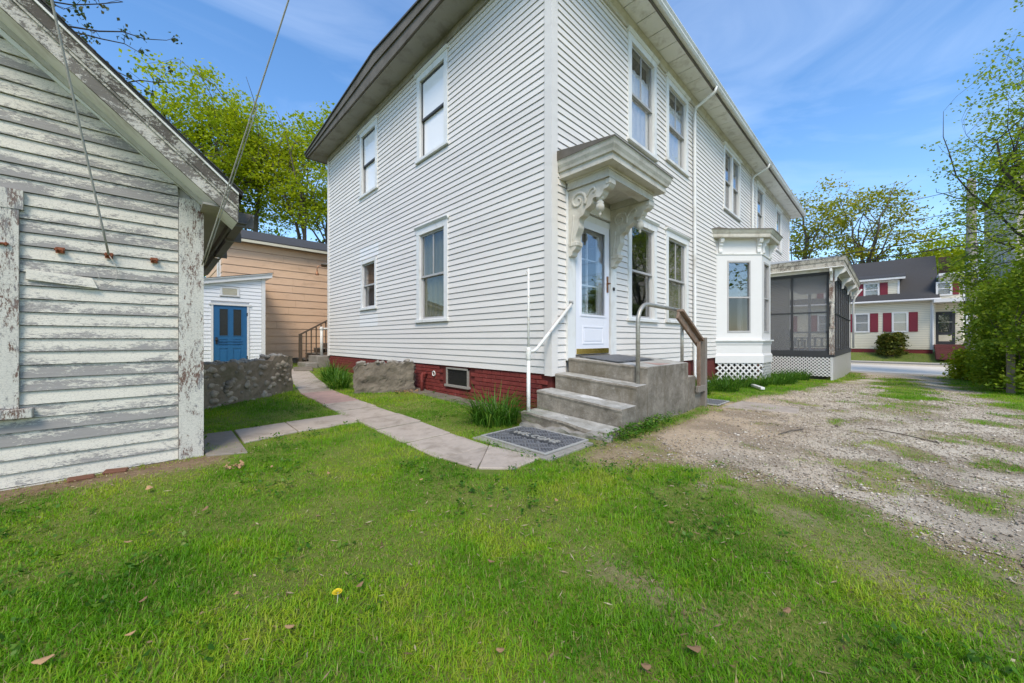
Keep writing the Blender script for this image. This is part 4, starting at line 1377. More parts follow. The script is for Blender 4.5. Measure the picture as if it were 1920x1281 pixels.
def build_mats():
    def mat(name, label, quad, z, lattice, rim='rubber_rim'):
        (x0, y0), (x1, y1) = quad
        o = MB().box(x0, x1, y0, y1, z, z + 0.010).build(name, 'rubber', origin=((x0 + x1) / 2, (y0 + y1) / 2, z))
        tag(o, label, 'doormat')
        m = MB()
        w = 0.022
        m.box(x0 - .004, x1 + .004, y0 - .004, y0 + w, z, z + 0.018).box(x0 - .004, x1 + .004, y1 - w, y1 + .004, z, z + 0.018).box(x0 - .004, x0 + w, y0 + w, y1 - w, z, z + 0.018).box(x1 - w, x1 + .004, y0 + w, y1 - w, z, z + 0.018)
        m.build('rim', rim, o, bevel=0.003)
        m = MB()
        L, Wd = y1 - y0, x1 - x0
        # diamond ribs
        k = -Wd
        while k < L:
            for sgn in (1, -1):
                pts = []
                for t in np.linspace(0, Wd, 2):
                    y = y0 + k + t if sgn > 0 else y1 - k - t
                    pts.append((x0 + t, y))
                (ax, ay), (bx, by) = pts
                # clip along y
                def clip(ax, ay, bx, by):
                    lo, hi = y0 + w, y1 - w
                    if ay == by:
                        return None
                    ts = []
                    for yy in (lo, hi):
                        ts.append((yy - ay) / (by - ay))
                    t0, t1 = max(0.03, min(ts)), min(0.97, max(ts))
                    if t1 <= t0:
                        return None
                    return (ax + (bx - ax) * t0, ay + (by - ay) * t0, ax + (bx - ax) * t1, ay + (by - ay) * t1)
                c = clip(ax, ay, bx, by)
                if c:
                    m.bar((c[0], c[1], z + 0.011), (c[2], c[3], z + 0.011), 0.016, 0.012)
            k += lattice
        m.build('ribs', 'rubber_rib', o)
        # short cross bars filling the diamonds
        m = MB()
        yy = y0 + 0.045
        i = 0
        while yy < y1 - 0.04:
            xx = x0 + 0.04 + (i % 2) * 0.02
            while xx < x1 - 0.05:
                m.box(xx, xx + 0.024, yy, yy + 0.009, z + 0.009, z + 0.0145)
                xx += 0.040
            yy += 0.024
            i += 1
        m.build('studs', 'rubber_rib', o)
        return o
    lower = mat('doormat', 'black rubber lattice doormat reading WELCOME on ground below the steps', ((-1.30, -1.00), (-0.60, -0.07)), gh(-1, -.5) + 0.020, 0.19)
    # lettering along the middle of the mat
    tc = bpy.data.curves.new('t', 'FONT')
    tc.body = 'WELCOME'
    tc.size = 0.135
    tc.align_x = 'CENTER'
    tc.align_y = 'CENTER'
    tc.extrude = 0.004
    to = bpy.data.objects.new('t', tc)
    COL.objects.link(to)
    bpy.context.view_layer.update()
    dg = bpy.context.evaluated_depsgraph_get()
    me = bpy.data.meshes.new_from_object(to.evaluated_get(dg))
    bpy.data.objects.remove(to)
    me.materials.clear()
    me.materials.append(MATS['rubber_rim'])
    zt = gh(-1, -.5) + 0.020
    org = lower['_o']
    t = bpy.data.objects.new('lettering', me)
    COL.objects.link(t)
    t.parent = lower
    t.location = (-0.93 - org[0], -0.535 - org[1], 0.0225)
    t.rotation_euler = (0, 0, R_(-90))
    t.scale = (0.98, 1.0, 1.0)
    MB().box(-1.02, -0.845, -0.88, -0.19, zt + 0.0101, zt + 0.0185).build('name_bar', 'rubber', lower)
    # mat on the landing
    o = MB().hexa([(0.56, -0.70, 0.783), (1.62, -0.70, 0.776), (1.62, -0.07, 0.833), (0.56, -0.07, 0.838), (0.56, -0.70, 0.797), (1.62, -0.70, 0.790), (1.62, -0.07, 0.847), (0.56, -0.07, 0.852)]).build('doormat', 'rubber', origin=(1.1, -0.4, 0.79))
    tag(o, 'dark rubber doormat on the landing at the foot of the white door', 'doormat')
    m = MB()
    for i in range(24):
        x = 0.59 + i * 0.043
        m.hexa([(x, -0.67, 0.7985), (x + .02, -0.67, 0.7985), (x + .02, -0.10, 0.849), (x, -0.10, 0.849), (x, -0.67, 0.804), (x + .02, -0.67, 0.804), (x + .02, -0.10, 0.8545), (x, -0.10, 0.8545)])
    m.build('ribs', 'rubber_rib', o)
    mat('doormat', 'small grey lattice doormat lying beyond the wooden railing', ((2.72, -1.28), (3.30, -0.86)), gh(3, -1) + 0.012, 0.11)


build_mats()

# ------------------------------------------------------------------ bay window and screened porch (parts of the house)
def lattice_panel(parent, fr, s0, s1, z0, z1, pitch=0.10, w=0.034, mat='paint_white'):
    m = MB(fr)
    H = z1 - z0
    for sgn, n in ((1, 0.0), (-1, 0.011)):
        k = s0 - H
        while k < s1 + H:
            a, b = (k, z0), (k + sgn * H, z1)
            if sgn < 0:
                a, b = (k, z0), (k - H, z1)
            # clip to s0..s1
            ts = sorted([(s0 - a[0]) / (b[0] - a[0]), (s1 - a[0]) / (b[0] - a[0])])
            t0, t1 = max(0, ts[0]), min(1, ts[1])
            if t1 - t0 > 0.02:
                p = (a[0] + (b[0] - a[0]) * t0, z0 + H * t0)
                q = (a[0] + (b[0] - a[0]) * t1, z0 + H * t1)
                hw = w * 0.7071
                m.add([(p[0] - hw, n, p[1]), (p[0] + hw, n, p[1]), (q[0] + hw, n, q[1]), (q[0] - hw, n, q[1]),
                       (p[0] - hw, n + .009, p[1]), (p[0] + hw, n + .009, p[1]), (q[0] + hw, n + .009, q[1]), (q[0] - hw, n + .009, q[1])],
                      [(0, 1, 2, 3), (4, 5, 6, 7), (0, 1, 5, 4), (1, 2, 6, 5), (2, 3, 7, 6), (3, 0, 4, 7)])
            k += pitch * 1.4142
    return m.build('lattice', mat, parent)


def build_bay(H):
    A, B, C, D = (6.86, 0.0), (7.72, -0.86), (8.74, -0.86), (9.60, 0.0)
    q = 0.70711
    L = math.hypot(B[0] - A[0], B[1] - A[1])
    faces = [(Frame(A, (q, -q), (-q, -q)), L), (Frame(B, (1, 0), (0, -1)), C[0] - B[0]), (Frame(C, (q, q), (q, -q)), L)]

    def poly(off):
        """plan outline pushed out by off"""
        k = off * 0.41421
        return [(A[0] - off * 1.4142, 0.0), (B[0] - k, B[1] - off), (C[0] + k, C[1] - off), (D[0] + off * 1.4142, 0.0)]

    def layer(z0, z1, o0, o1=None):
        o1 = o0 if o1 is None else o1
        return [(x, y, z0) for x, y in poly(o0)], [(x, y, z1) for x, y in poly(o1)]
    # base mouldings and panels as one apron
    m = MB()
    m.prism(*layer(0.47, 0.66, 0.045, 0.045))
    m.prism(*layer(0.661, 0.72, 0.045, 0.012))
    m.prism(*layer(0.721, 0.96, 0.008, 0.008))
    m.prism(*layer(0.961, 1.05, 0.025, 0.03))
    bay = m.build('bay_window', 'paint_white', H)
    m = MB()
    m.prism(*layer(1.051, 1.09, 0.075, 0.075))
    m.build('sill', 'trim_white', bay)
    for fr, W in faces:
        ca = 0.20 if W < 1.1 else 0.30
        w0, w1 = ca, W - ca
        inner = (w0, w1, 1.28, 3.20)
        core(bay, fr, 0.0, W, 1.091, 3.40, [inner], 'paint_white', -0.10, 0.0, 'wall')
        # sash, panes
        zm = 2.22
        m = MB(fr)
        m.box(w0 - 0.0, w0 + 0.035, -0.06, 0.012, 1.28, 3.20).box(w1 - 0.035, w1, -0.06, 0.012, 1.28, 3.20).box(w0 + .035, w1 - .035, -0.06, 0.012, 1.28, 1.33).box(w0 + .035, w1 - .035, -0.06, 0.012, 3.15, 3.20).box(w0 + .035, w1 - .035, -0.05, 0.004, zm - 0.02, zm + 0.02)
        m.build('sash', 'sash_grey', bay)
        for a, b in ((1.33, zm - .02), (zm + .02, 3.15)):
            MB(fr).box(w0 + .03, w1 - .03, -0.04, -0.034, a - .003, b + .003).build('pane', 'glass_mid' if a > 2 else 'glass', bay)
        # frieze
        MB(fr).box(0, W, -0.10, -0.004, 3.40, 3.78).build('frieze', 'paint_white', bay)
        MB(fr).box(0, W, -0.004, 0.022, 3.36, 3.40).build('moulding', 'trim_white', bay)
        # paired scroll brackets near the corners
        for s in (0.10, W - 0.10):
            m = MB(fr)
            pr = [(0.0, 3.40), (0.05, 3.41), (0.055, 3.46), (0.04, 3.50), (0.05, 3.56), (0.085, 3.60), (0.08, 3.645), (0.13, 3.67), (0.155, 3.72), (0.15, 3.777), (0.0, 3.777)]
            m.prism([(s - 0.045, n, z) for n, z in pr], [(s + 0.045, n, z) for n, z in pr])
            m.build('bracket', 'trim_white', bay)
    m = MB()
    m.prism(*layer(3.778, 3.80, 0.20, 0.20))
    m.prism(*layer(3.8005, 3.875, 0.205, 0.205))
    m.prism(*layer(3.876, 3.965, 0.215, 0.265))
    m.build('cornice', 'trim_aged', bay)
    m = MB()
    m.prism(*layer(3.966, 3.985, 0.275, 0.275))
    m.prism([(x, y, 3.986) for x, y in poly(0.27)], [(x, y, 4.14) for x, y in [(7.0, -0.003), (7.85, -0.35), (8.6, -0.35), (9.5, -0.003)]])
    m.build('bay_roof', 'trim_dirty', bay)
    # dark room behind the bay (inside the house wall)
    # lattice skirt and the brick pier behind
    for fr, W in faces:
        lattice_panel(bay, fr, 0.0, W, 0.02, 0.468, 0.11, 0.04)
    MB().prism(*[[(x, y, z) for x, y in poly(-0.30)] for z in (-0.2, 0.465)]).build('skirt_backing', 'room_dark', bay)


build_bay(HOUSE)


def build_porch(H):
    x0, x1, y0 = 11.9, 19.7, -1.95
    zf, zt = 0.62, 3.40
    P_ = MB().box(x0 - 0.03, x1, y0 - 0.03, -0.035, zf - 0.10, zf).build('porch', 'porch_frame', H)
    # floor extension in front of the house
    MB().box(HX + 0.04, x1, -0.034, 2.5, zf - 0.10, zf - 0.001).build('deck', 'porch_floor', P_)
    NEAR = Frame((x0, 0.0), (0, -1), (-1, 0))         # s towards the drive
    SIDE = Frame((x0, y0), (1, 0), (0, -1))
    # near face frame: dark posts and rails
    m = MB(NEAR)
    W = 1.95
    def post(s, w=0.05):
        m.box(s, s + w, -0.06, 0.0, zf, zt - 0.1)
    post(0.04)
    post(0.86, 0.055)
    post(1.80, 0.09)
    m.box(0.0, W - 0.06, -0.062, 0.002, zf + 0.001, zf + 0.10).box(0.0, W - 0.06, -0.062, 0.002, zt - 0.18, zt - 0.08)
    m.box(0.0, W - 0.06, -0.05, -0.012, 1.98, 2.015)
    m.build('screen_frame', 'porch_frame', P_)
    m = MB(NEAR)
    for a, b in ((0.09, 0.86), (0.915, 1.80)):
        for c, d in ((zf + .1, 1.98), (2.015, zt - .18)):
            m.box(a, b, -0.034, -0.031, c, d)
    m.build('screen', 'insect_screen', P_)
    # drive-side face
    Ls = x1 - x0
    m = MB(SIDE)
    n = 8
    for i in range(n + 1):
        s = 0.10 + (Ls - 0.15) * i / n
        m.box(s, s + 0.05, -0.05, 0.01, zf, zt - 0.1)
    m.box(0.08, Ls, -0.052, 0.012, zf + 0.001, zf + 0.09).box(0.08, Ls, -0.052, 0.012, zt - .18, zt - .09).box(.08, Ls, -.045, .005, 1.98, 2.015)
    m.build('screen_frame', 'porch_frame', P_)
    m = MB(SIDE)
    for i in range(n):
        s = 0.15 + (Ls - 0.15) * i / n
        m.box(s, s + (Ls - 0.15) / n - 0.05, -0.03, -0.027, zf + 0.09, zt - 0.18)
    m.build('screen', 'insect_screen', P_)
    # street face, open balustrade with white sawn boards
    FAR = Frame((x1, y0), (0, 1), (1, 0))
    m = MB(FAR)
    for s in (0.0, 1.45, 2.9, 4.35):
        m.box(s, s + 0.11, -0.10, 0.0, zf, zt - 0.05)
    m.box(0.11, 4.35, -0.08, -0.03, 1.42, 1.49).box(0.11, 4.35, -0.08, -0.03, 0.72, 0.78).box(0.11, 4.35, -.08, -.03, 1.15, 1.20)
    k = 0.2
    while k < 4.3:
        m.box(k, k + 0.10, -0.065, -0.045, 0.78, 1.15)
        k += 0.26
    m.build('balustrade', 'paint_white', P_)
    # turned white corner post, peeling
    m = MB()
    cx, cy = x0 + 0.02, y0 + 0.02
    m.box(cx - .065, cx + .065, cy - .065, cy + .065, zf - 0.02, 1.45)
    m.lathe((cx, cy), [(0.065, 1.451), (0.078, 1.48), (0.06, 1.52), (0.055, 1.60), (0.066, 1.64), (0.060, 1.70), (0.062, 2.15), (0.07, 2.2), (0.058, 2.24), (0.07, 2.30), (0.08, 2.33)], 14)
    m.box(cx - .065, cx + .065, cy - .065, cy + .065, 2.331, zt - 0.02)
    m.build('post', 'peel_trim', P_)
    # curved brackets at the post heads
    def brk(fr, s):
        m = MB(fr)
        pr = [(0.0, zt - 0.42), (0.05, zt - 0.40), (0.06, zt - 0.30), (0.12, zt - 0.20), (0.22, zt - 0.16), (0.27, zt - 0.12), (0.27, zt - 0.02), (0.0, zt - 0.02)]
        m.prism([(s - .03, n + 0.05, z) for n, z in pr], [(s + .03, n + 0.05, z) for n, z in pr])
        m.build('bracket', 'trim_white', P_)
    brk(SIDE, 0.02)
    brk(SIDE, 2.6)
    brk(SIDE, 5.2)
    brk(SIDE, 7.6)
    brk(NEAR, W - 0.02)
    # beam and shallow hipped roof
    MB().box(x0 - 0.02, x0 + 0.12, y0 - 0.02, -0.036, zt - 0.08, zt).box(x0 + .121, x1, y0 - .02, y0 + .12, zt - .08, zt).build('beam', 'trim_white', P_)
    o = 0.29
    m = MB()
    m.box(x0 - o, x1 + o, y0 - o, -0.04, zt + 0.001, zt + 0.03)
    m.build('soffit', 'soffit_white', P_)
    m = MB()
    for a, z0_, z1_, s in ((0.0, 0.031, 0.19, 0.0), (0.02, 0.191, 0.32, 0.03)):
        m.prism([(x0 - o - a, -0.04, zt + z0_), (x0 - o - a, y0 - o - a, zt + z0_), (x1 + o + a, y0 - o - a, zt + z0_), (x1 + o + a, -0.04, zt + z0_)],
                [(x0 - o - a - s, -0.04, zt + z1_), (x0 - o - a - s, y0 - o - a - s, zt + z1_), (x1 + o + a + s, y0 - o - a - s, zt + z1_), (x1 + o + a + s, -0.04, zt + z1_)])
    m.build('fascia', 'peel_rake', P_)
    m = MB()
    a = o + 0.06
    m.prism([(x0 - a, -0.04, zt + .321), (x0 - a, y0 - a, zt + .321), (x1 + a, y0 - a, zt + .321), (x1 + a, -0.04, zt + .321)],
            [(x0 + 0.9, -0.04, zt + .62), (x0 + 0.9, y0 + 1.2, zt + .58), (x1 - 0.9, y0 + 1.2, zt + .58), (x1 - .9, -0.04, zt + .62)])
    m.build('porch_roof', 'metal_grey', P_)
    # downspout at the street corner
    MB().tube([(x1 + .25, y0 - .38, zt + .05), (x1 + .1, y0 - .14, zt - .35), (x1 + .1, y0 - .10, zt - .6), (x1 + .1, y0 - .10, 0.7)], 0.04, 8).build('downspout', 'paint_white', P_, smooth=True)
    # lattice skirts
    lattice_panel(P_, NEAR, 0.0, W, -0.12, zf - 0.11, 0.072, 0.030)
    lattice_panel(P_, SIDE, 0.0, Ls, -0.40, zf - 0.11, 0.072, 0.030)
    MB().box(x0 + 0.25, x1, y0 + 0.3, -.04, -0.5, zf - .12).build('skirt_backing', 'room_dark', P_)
    MB().box(x0 - .004, x0 + .05, y0 - .012, y0 + .05, -.3, zf - .105).build('skirt_post', 'paint_white', P_)
    # wicker bench seen dimly through the screen
    b = thing('porch_bench', 'pale wooden bench on the dim screened porch', 'bench', (14.2, -0.7, zf))
    MB().box(13.4, 15.0, -0.9, -0.45, zf + .42, zf + .46).build('seat', 'paint_white', b)
    MB().box(13.4, 15.0, -0.45, -0.41, zf + .46, zf + .85).build('backrest', 'paint_white', b)
    for x in (13.42, 14.92):
        for y in (-.88, -.5):
            MB().box(x, x + .06, y, y + .06, zf, zf + .42).build('leg', 'paint_white', b)


build_porch(HOUSE)


# ------------------------------------------------------------------ the old barn
def build_barn():
    B = thing('old_barn', 'old barn with peeling white paint and grey weathered clapboards', 'barn', (-6.2, 2.9, 0))
    FR = Frame((0, 1.2), (1, 0), (0, -1))
    SD = Frame((-3.60, 1.2), (0, 1), (1, 0))
    xl, xr, xm, yb = -8.82, -3.60, -6.21, 4.6
    k = 0.90

    def rake(u):         # lower line of the frieze on the wall
        return 2.43 + k * 0.95 * (-3.706 - u) if u > xm else 2.43 + k * 0.95 * (u - (2 * xm + 3.706))

    def top(z):
        d = (z - 2.43) / (k * 0.95)
        return ((2 * xm + 3.706) + d, -3.706 - d) if z > 2.43 else (xl, xr)
    holes = [(-5.62, -4.60, 0.53, 2.18)]
    clapboards(B, FR, xl + 0.12, xr - 0.145, 0.03, 4.4, 0.0975, holes, 'peel_board', top=top, t_bot=0.020, t_top=0.004, gap=0.006)
    m = MB()
    pts = [(xl, 0.0), (xr, 0.0), (xr, 2.42), (xm, 4.65), (xl, 2.42)]
    m.prism([(x, 1.232, z) for x, z in pts], [(x, 1.30, z) for x, z in pts])
    m.box(xr - 0.1, xr, 1.301, yb, 0.0, 2.40).box(xl, xl + .1, 1.301, yb, 0, 2.4)
    m.prism([(x, yb + .001, z) for x, z in pts], [(x, yb + .1, z) for x, z in pts])
    m.build('wall', 'peel_trim', B)
    # sill board at the foot
    MB().box(xl, xr - 0.16, 1.165, 1.2, -0.15, 0.030).build('sill_board', 'peel_trim', B)
    # corner board on the gable and its return
    MB().box(xr - 0.142, xr + 0.028, 1.165, 1.2035, -0.03, 2.36).build('corner_board', 'peel_trim', B)
    MB().box(xr + 0.0005, xr + 0.030, 1.204, 1.34, -0.02, 2.36).build('corner_board', 'peel_trim', B)
    for i in range(24):
        mm = MB(SD)
        board(mm, 0.145, yb - 1.2, 0.03 + i * 0.0975, 0.0975)
        mm.build('clapboard', 'peel_board', B)
    # window casing at the left edge of the picture
    m = MB(FR)
    m.box(-4.72, -4.60, -0.02, 0.04, 0.60, 2.04).box(-5.62, -5.50, -0.02, 0.04, .60, 2.04).box(-5.64, -4.58, -.02, .045, 2.04, 2.18)
    w = m.build('window', 'peel_trim', B)
    MB(FR).box(-5.68, -4.535, -0.02, 0.075, 0.53, 0.598).build('sill', 'peel_trim', w, bevel=0.004)
    m = MB(FR)
    m.box(-5.5, -4.72, -0.03, 0.0, 0.60, 0.65).box(-5.5, -4.72, -.03, 0, 1.99, 2.04).box(-5.5, -4.72, -.03, 0, 1.30, 1.35).box(-5.5, -5.45, -.03, 0, .65, 1.99).box(-4.77, -4.72, -.03, 0, .65, 1.99)
    m.build('sash', 'sash_grey', w)
    MB(FR).box(-5.45, -4.77, -0.003, -0.0025, 0.65, 1.99).build('pane', 'glass', w)
    # frieze board following the rake
    zf = lambda u, o: rake(u) + o
    def rakebar(name, mat, n0, n1, lo, hi, umin=xm, umax=-3.36, both=True, **kw):
        m = MB(FR)
        def L(u, off):
            return 2.28 + k * (-3.51 - u) + off
        m.hexa([(umax, n0, L(umax, lo)), (umin, n0, L(umin, lo)), (umin, n1, L(umin, lo)), (umax, n1, L(umax, lo)), (umax, n0, L(umax, hi)), (umin, n0, L(umin, hi)), (umin, n1, L(umin, hi)), (umax, n1, L(umax, hi))])
        if both:
            f = lambda u: 2 * xm - u
            m.hexa([(f(umax), n0, L(umax, lo)), (f(umin), n0, L(umin, lo)), (f(umin), n1, L(umin, lo)), (f(umax), n1, L(umax, lo)), (f(umax), n0, L(umax, hi)), (f(umin), n0, L(umin, hi)), (f(umin), n1, L(umin, hi)), (f(umax), n1, L(umax, hi))])
        return m.build(name, mat, B, **kw)
    m = MB(FR)
    a, b = -3.572, xm
    m.hexa([(a, 0.0, rake(a) - 0.0), (b, 0.0, rake(b)), (b, 0.034, rake(b)), (a, 0.034, rake(a)), (a, 0.0, rake(a) + .19), (b, 0.0, rake(b) + .30), (b, 0.034, rake(b) + .30), (a, 0.034, rake(a) + .19)])
    m.build('frieze_board', 'soffit_white', B)
    MB(FR).box(-3.745, -3.571, 0.0, 0.036, 2.20, 2.36).build('frieze_end', 'soffit_white', B) if False else None
    # soffit, rake fascia, crown, shingle edge
    rakebar('rake_soffit', 'soffit_white', 0.0, 0.335, 0.012, 0.03)
    rakebar('bed_mould', 'trim_aged', 0.035, 0.075, -0.03, 0.012, umax=-3.56)
    rakebar('rake_fascia', 'peel_rake', 0.336, 0.362, 0.0, 0.135)
    rakebar('rake_crown', 'peel_dark', 0.34, 0.385, 0.136, 0.235)
    rakebar('rake_bead', 'peel_rake', 0.362, 0.376, 0.112, 0.136)
    rakebar('drip_edge', 'soffit_white', 0.34, 0.40, 0.236, 0.256)
    # roof with courses of shingles
    R1 = MB()
    def RL(u):
        return 2.28 + k * (-3.51 - u) + 0.257
    y0, y1 = 0.795, yb + 0.35
    ue = -3.33
    R1.hexa([(ue, y0, RL(ue) - .0), (xm, y0, RL(xm)), (xm, y1, RL(xm)), (ue, y1, RL(ue)), (ue, y0, RL(ue) + .022), (xm, y0, RL(xm) + .022), (xm, y1, RL(xm) + .022), (ue, y1, RL(ue) + .022)])
    g = lambda u: 2 * xm - u
    R1.hexa([(g(ue), y0, RL(ue)), (xm, y0, RL(xm)), (xm, y1, RL(xm)), (g(ue), y1, RL(ue)), (g(ue), y0, RL(ue) + .022), (xm, y0, RL(xm) + .022), (xm, y1, RL(xm) + .022), (g(ue), y1, RL(ue) + .022)])
    rf = R1.build('roof', 'shingle', B)
    u = ue
    i = 0
    while u > xm:
        c = MB()
        j0 = random.uniform(-0.012, 0.012)
        c.hexa([(u, y0 - .015 + j0, RL(u) + .022), (u - .16, y0 - .015, RL(u - .16) + .022), (u - .16, y1, RL(u - .16) + .022), (u, y1, RL(u) + .022), (u, y0 - .015 + j0, RL(u) + .034), (u - .16, y0 - .015, RL(u - .16) + .024), (u - .16, y1, RL(u - .16) + .024), (u, y1, RL(u) + .034)])
        c.build('shingle_course', 'shingle', rf)
        u -= 0.145
    # eave soffit and fascia on the yard side
    MB().box(-3.60, -3.37, 0.87, y1, 2.262, 2.28).build('eave_soffit', 'soffit_grey', B)
    MB().box(-3.372, -3.35, 0.86, y1, 2.20, 2.40).build('eave_fascia', 'gutter_brown', B)
    # sagging brown gutter in three lengths
    for a, b, za, zb, off in ((1.02, 1.75, 2.25, 2.24, 0.0), (1.755, 2.85, 2.235, 2.22, 0.012), (2.855, 4.4, 2.205, 2.19, 0.0)):
        m = MB()
        o = -3.345 + off
        pr = [(0.0, 0.10), (0.0, 0.0), (0.07, 0.0), (0.095, 0.045), (0.115, 0.10), (0.108, 0.10), (0.088, 0.048), (0.066, 0.008), (0.008, 0.008), (0.008, 0.10)]
        m.prism([(o + x, a, za - .06 + z) for x, z in pr], [(o + x, b, zb - .06 + z) for x, z in pr])
        m.build('gutter', 'gutter_brown', B)
    for yy in (1.05, 1.74, 2.83):
        MB().box(-3.352, -3.21, yy, yy + 0.04, 2.165, 2.30).build('gutter_strap', 'gutter_brown', B)
    # four rusty line hooks
    for s in (-4.668, -4.411, -4.160, -3.898):
        m = MB(FR)
        m.box(s - 0.022, s + 0.022, 0.02, 0.03, 1.755, 1.80)
        m.box(s - 0.020, s - 0.012, 0.03, 0.062, 1.768, 1.79).box(s + 0.012, s + 0.020, 0.03, 0.062, 1.768, 1.79)
        m.tube([(s - 0.026, 0.052, 1.779), (s + 0.026, 0.052, 1.779)], 0.008, 8)
        m.build('line_hook', 'rust', B)
    MB().box(-4.36, -4.353, 1.17, 1.176, 1.68, 1.745).build('tin_strip', 'metal_grey', B) if False else None
    # broken clapboard: a slat sprung loose
    MB(FR).hexa([(-4.57, 0.024, 1.540), (-4.22, 0.035, 1.505), (-4.22, 0.047, 1.505), (-4.57, 0.034, 1.540), (-4.57, 0.018, 1.615), (-4.25, 0.022, 1.585), (-4.25, 0.030, 1.585), (-4.57, 0.024, 1.615)]).build('sprung_slat', 'peel_board', B)
    # cables fixed to the barn
    m = MB()
    a, b = Vector((-4.160, 1.145, 1.78)), Vector((-4.371, 0.577, 3.314))
    d = b - a
    e = a + d * 2.4
    n = 16
    m.tube([tuple(a.lerp(e, i / n) + Vector((0, 0, -0.05 * math.sin(math.pi * i / n)))) for i in range(n + 1)], 0.0075, 8)
    # loose tail below the hook
    o = m.build('line_cable', 'cable', origin=tuple(a), smooth=True)
    MB().tube([(-4.16, 1.145, 1.78), (-4.12, 1.15, 1.70), (-4.11, 1.15, 1.60), (-4.16, 1.15, 1.55), (-4.21, 1.15, 1.58), (-4.22, 1.15, 1.63)], 0.003, 6).build('loose_end', 'cable', o, smooth=True)
    tag(o, 'thick grey cable running up from a rusty hook on the barn wall', 'cable')
    m = MB()
    a, b = Vector((-3.585, 1.150, 1.78)), Vector((-3.231, -0.256, 3.498))
    e = a + (b - a) * 2.2
    m.tube([tuple(a.lerp(e, i / n) + Vector((0, 0, -0.05 * math.sin(math.pi * i / n)))) for i in range(n + 1)], 0.0055, 8)
    o = m.build('line_cable', 'cable', origin=tuple(a), smooth=True)
    MB().tube([tuple(a.lerp(e, i / n) + Vector((0.018, 0.0, -0.05 * math.sin(math.pi * i / n)))) for i in range(6)], 0.0045, 8).build('second_strand', 'cable', o, smooth=True)
    tag(o, 'twisted cable rising past the brown gutter from the barn corner', 'cable')
    # brick under the barn wall
    for i, (x, y, r) in enumerate(((-4.30, 1.10, 0.1), (-4.12, 1.13, -0.2))):
        b_ = MB().box(-0.07, 0.07, -0.035, 0.035, -0.05, 0.022).build('loose_brick', 'terracotta_brick', origin=(0, 0, 0), bevel=0.008)
        b_.location = (x, y, gh(x, y))
        b_.rotation_euler = (0.1, 0.05, r)
        tag(b_, ['larger orange brick half buried at the foot of the barn wall', 'second orange brick nearer the barn corner, half buried'][i], 'brick')


build_barn()


# ------------------------------------------------------------------ stone wall and concrete remnant
def blob(seed, sx, sy, sz, sub=2, rough=0.18):
    bm = bmesh.new()
    bmesh.ops.create_icosphere(bm, subdivisions=sub, radius=1.0)
    rr = random.Random(seed)
    ph = [rr.uniform(0, 6.28) for _ in range(6)]
    for v in bm.verts:
        c = v.co
        k = 1 + rough * (math.sin(3 * c.x + ph[0]) * math.sin(2.6 * c.y + ph[1]) + 0.6 * math.sin(5 * c.z + ph[2]) * math.sin(4 * c.x + ph[3]))
        v.co = Vector((c.x * sx * k, c.y * sy * k, c.z * sz * k))
    me = bpy.data.meshes.new('stone')
    bm.to_mesh(me)
    bm.free()
    me.polygons.foreach_set('use_smooth', [True] * len(me.polygons))
    return me


def rough_block(name, mat, a, b, th, z0, ztop, parent, nx=26, nz=12, amp=0.03, seed=0):
    """upright slab between plan points a and b with an uneven surface; ztop(t) gives its crest"""
    d = Vector((b[0] - a[0], b[1] - a[1], 0))
    L = d.length
    d.normalize()
    nrm = Vector((d.y, -d.x, 0))
    vs_, fs = [], []
    def P(i, j, side):
        t = i / nx
        zt = ztop(t)
        z = z0 + (zt - z0) * j / nz
        nn = fbm(np.array([t * L * 7 + seed * 7.3]), np.array([z * 7 + side * 9.1]), seed + 3)[0] - 0.5
        edge = 0.0
        if i in (0, nx):
            edge = amp * (fbm(np.array([z * 9]), np.array([side * 3.0 + seed]), seed + 9)[0] - 0.5) * 3
        p = Vector((a[0], a[1], 0)) + d * (t * L + edge) + nrm * ((th / 2 if side else -th / 2) + (amp * 2 * nn) * (1 if side else -1))
        return (p.x, p.y, z)
    W = nx + 1
    for side in (0, 1):
        for j in range(nz + 1):
            for i in range(nx + 1):
                vs_.append(P(i, j, side))
    K = W * (nz + 1)
    for j in range(nz):
        for i in range(nx):
            q = j * W + i
            fs.append((q, q + 1, q + 1 + W, q + W))
            fs.append((K + q, K + q + W, K + q + 1 + W, K + q + 1))
    for i in range(nx):
        q = nz * W + i
        fs.append((q, q + 1, K + q + 1, K + q))
    for j in range(nz):
        for i in (0, nx):
            q = j * W + i
            fs.append((q, q + W, K + q + W, K + q))
    m = MB()
    m.add(vs_, fs)
    return m.build(name, mat, parent), d, nrm, L


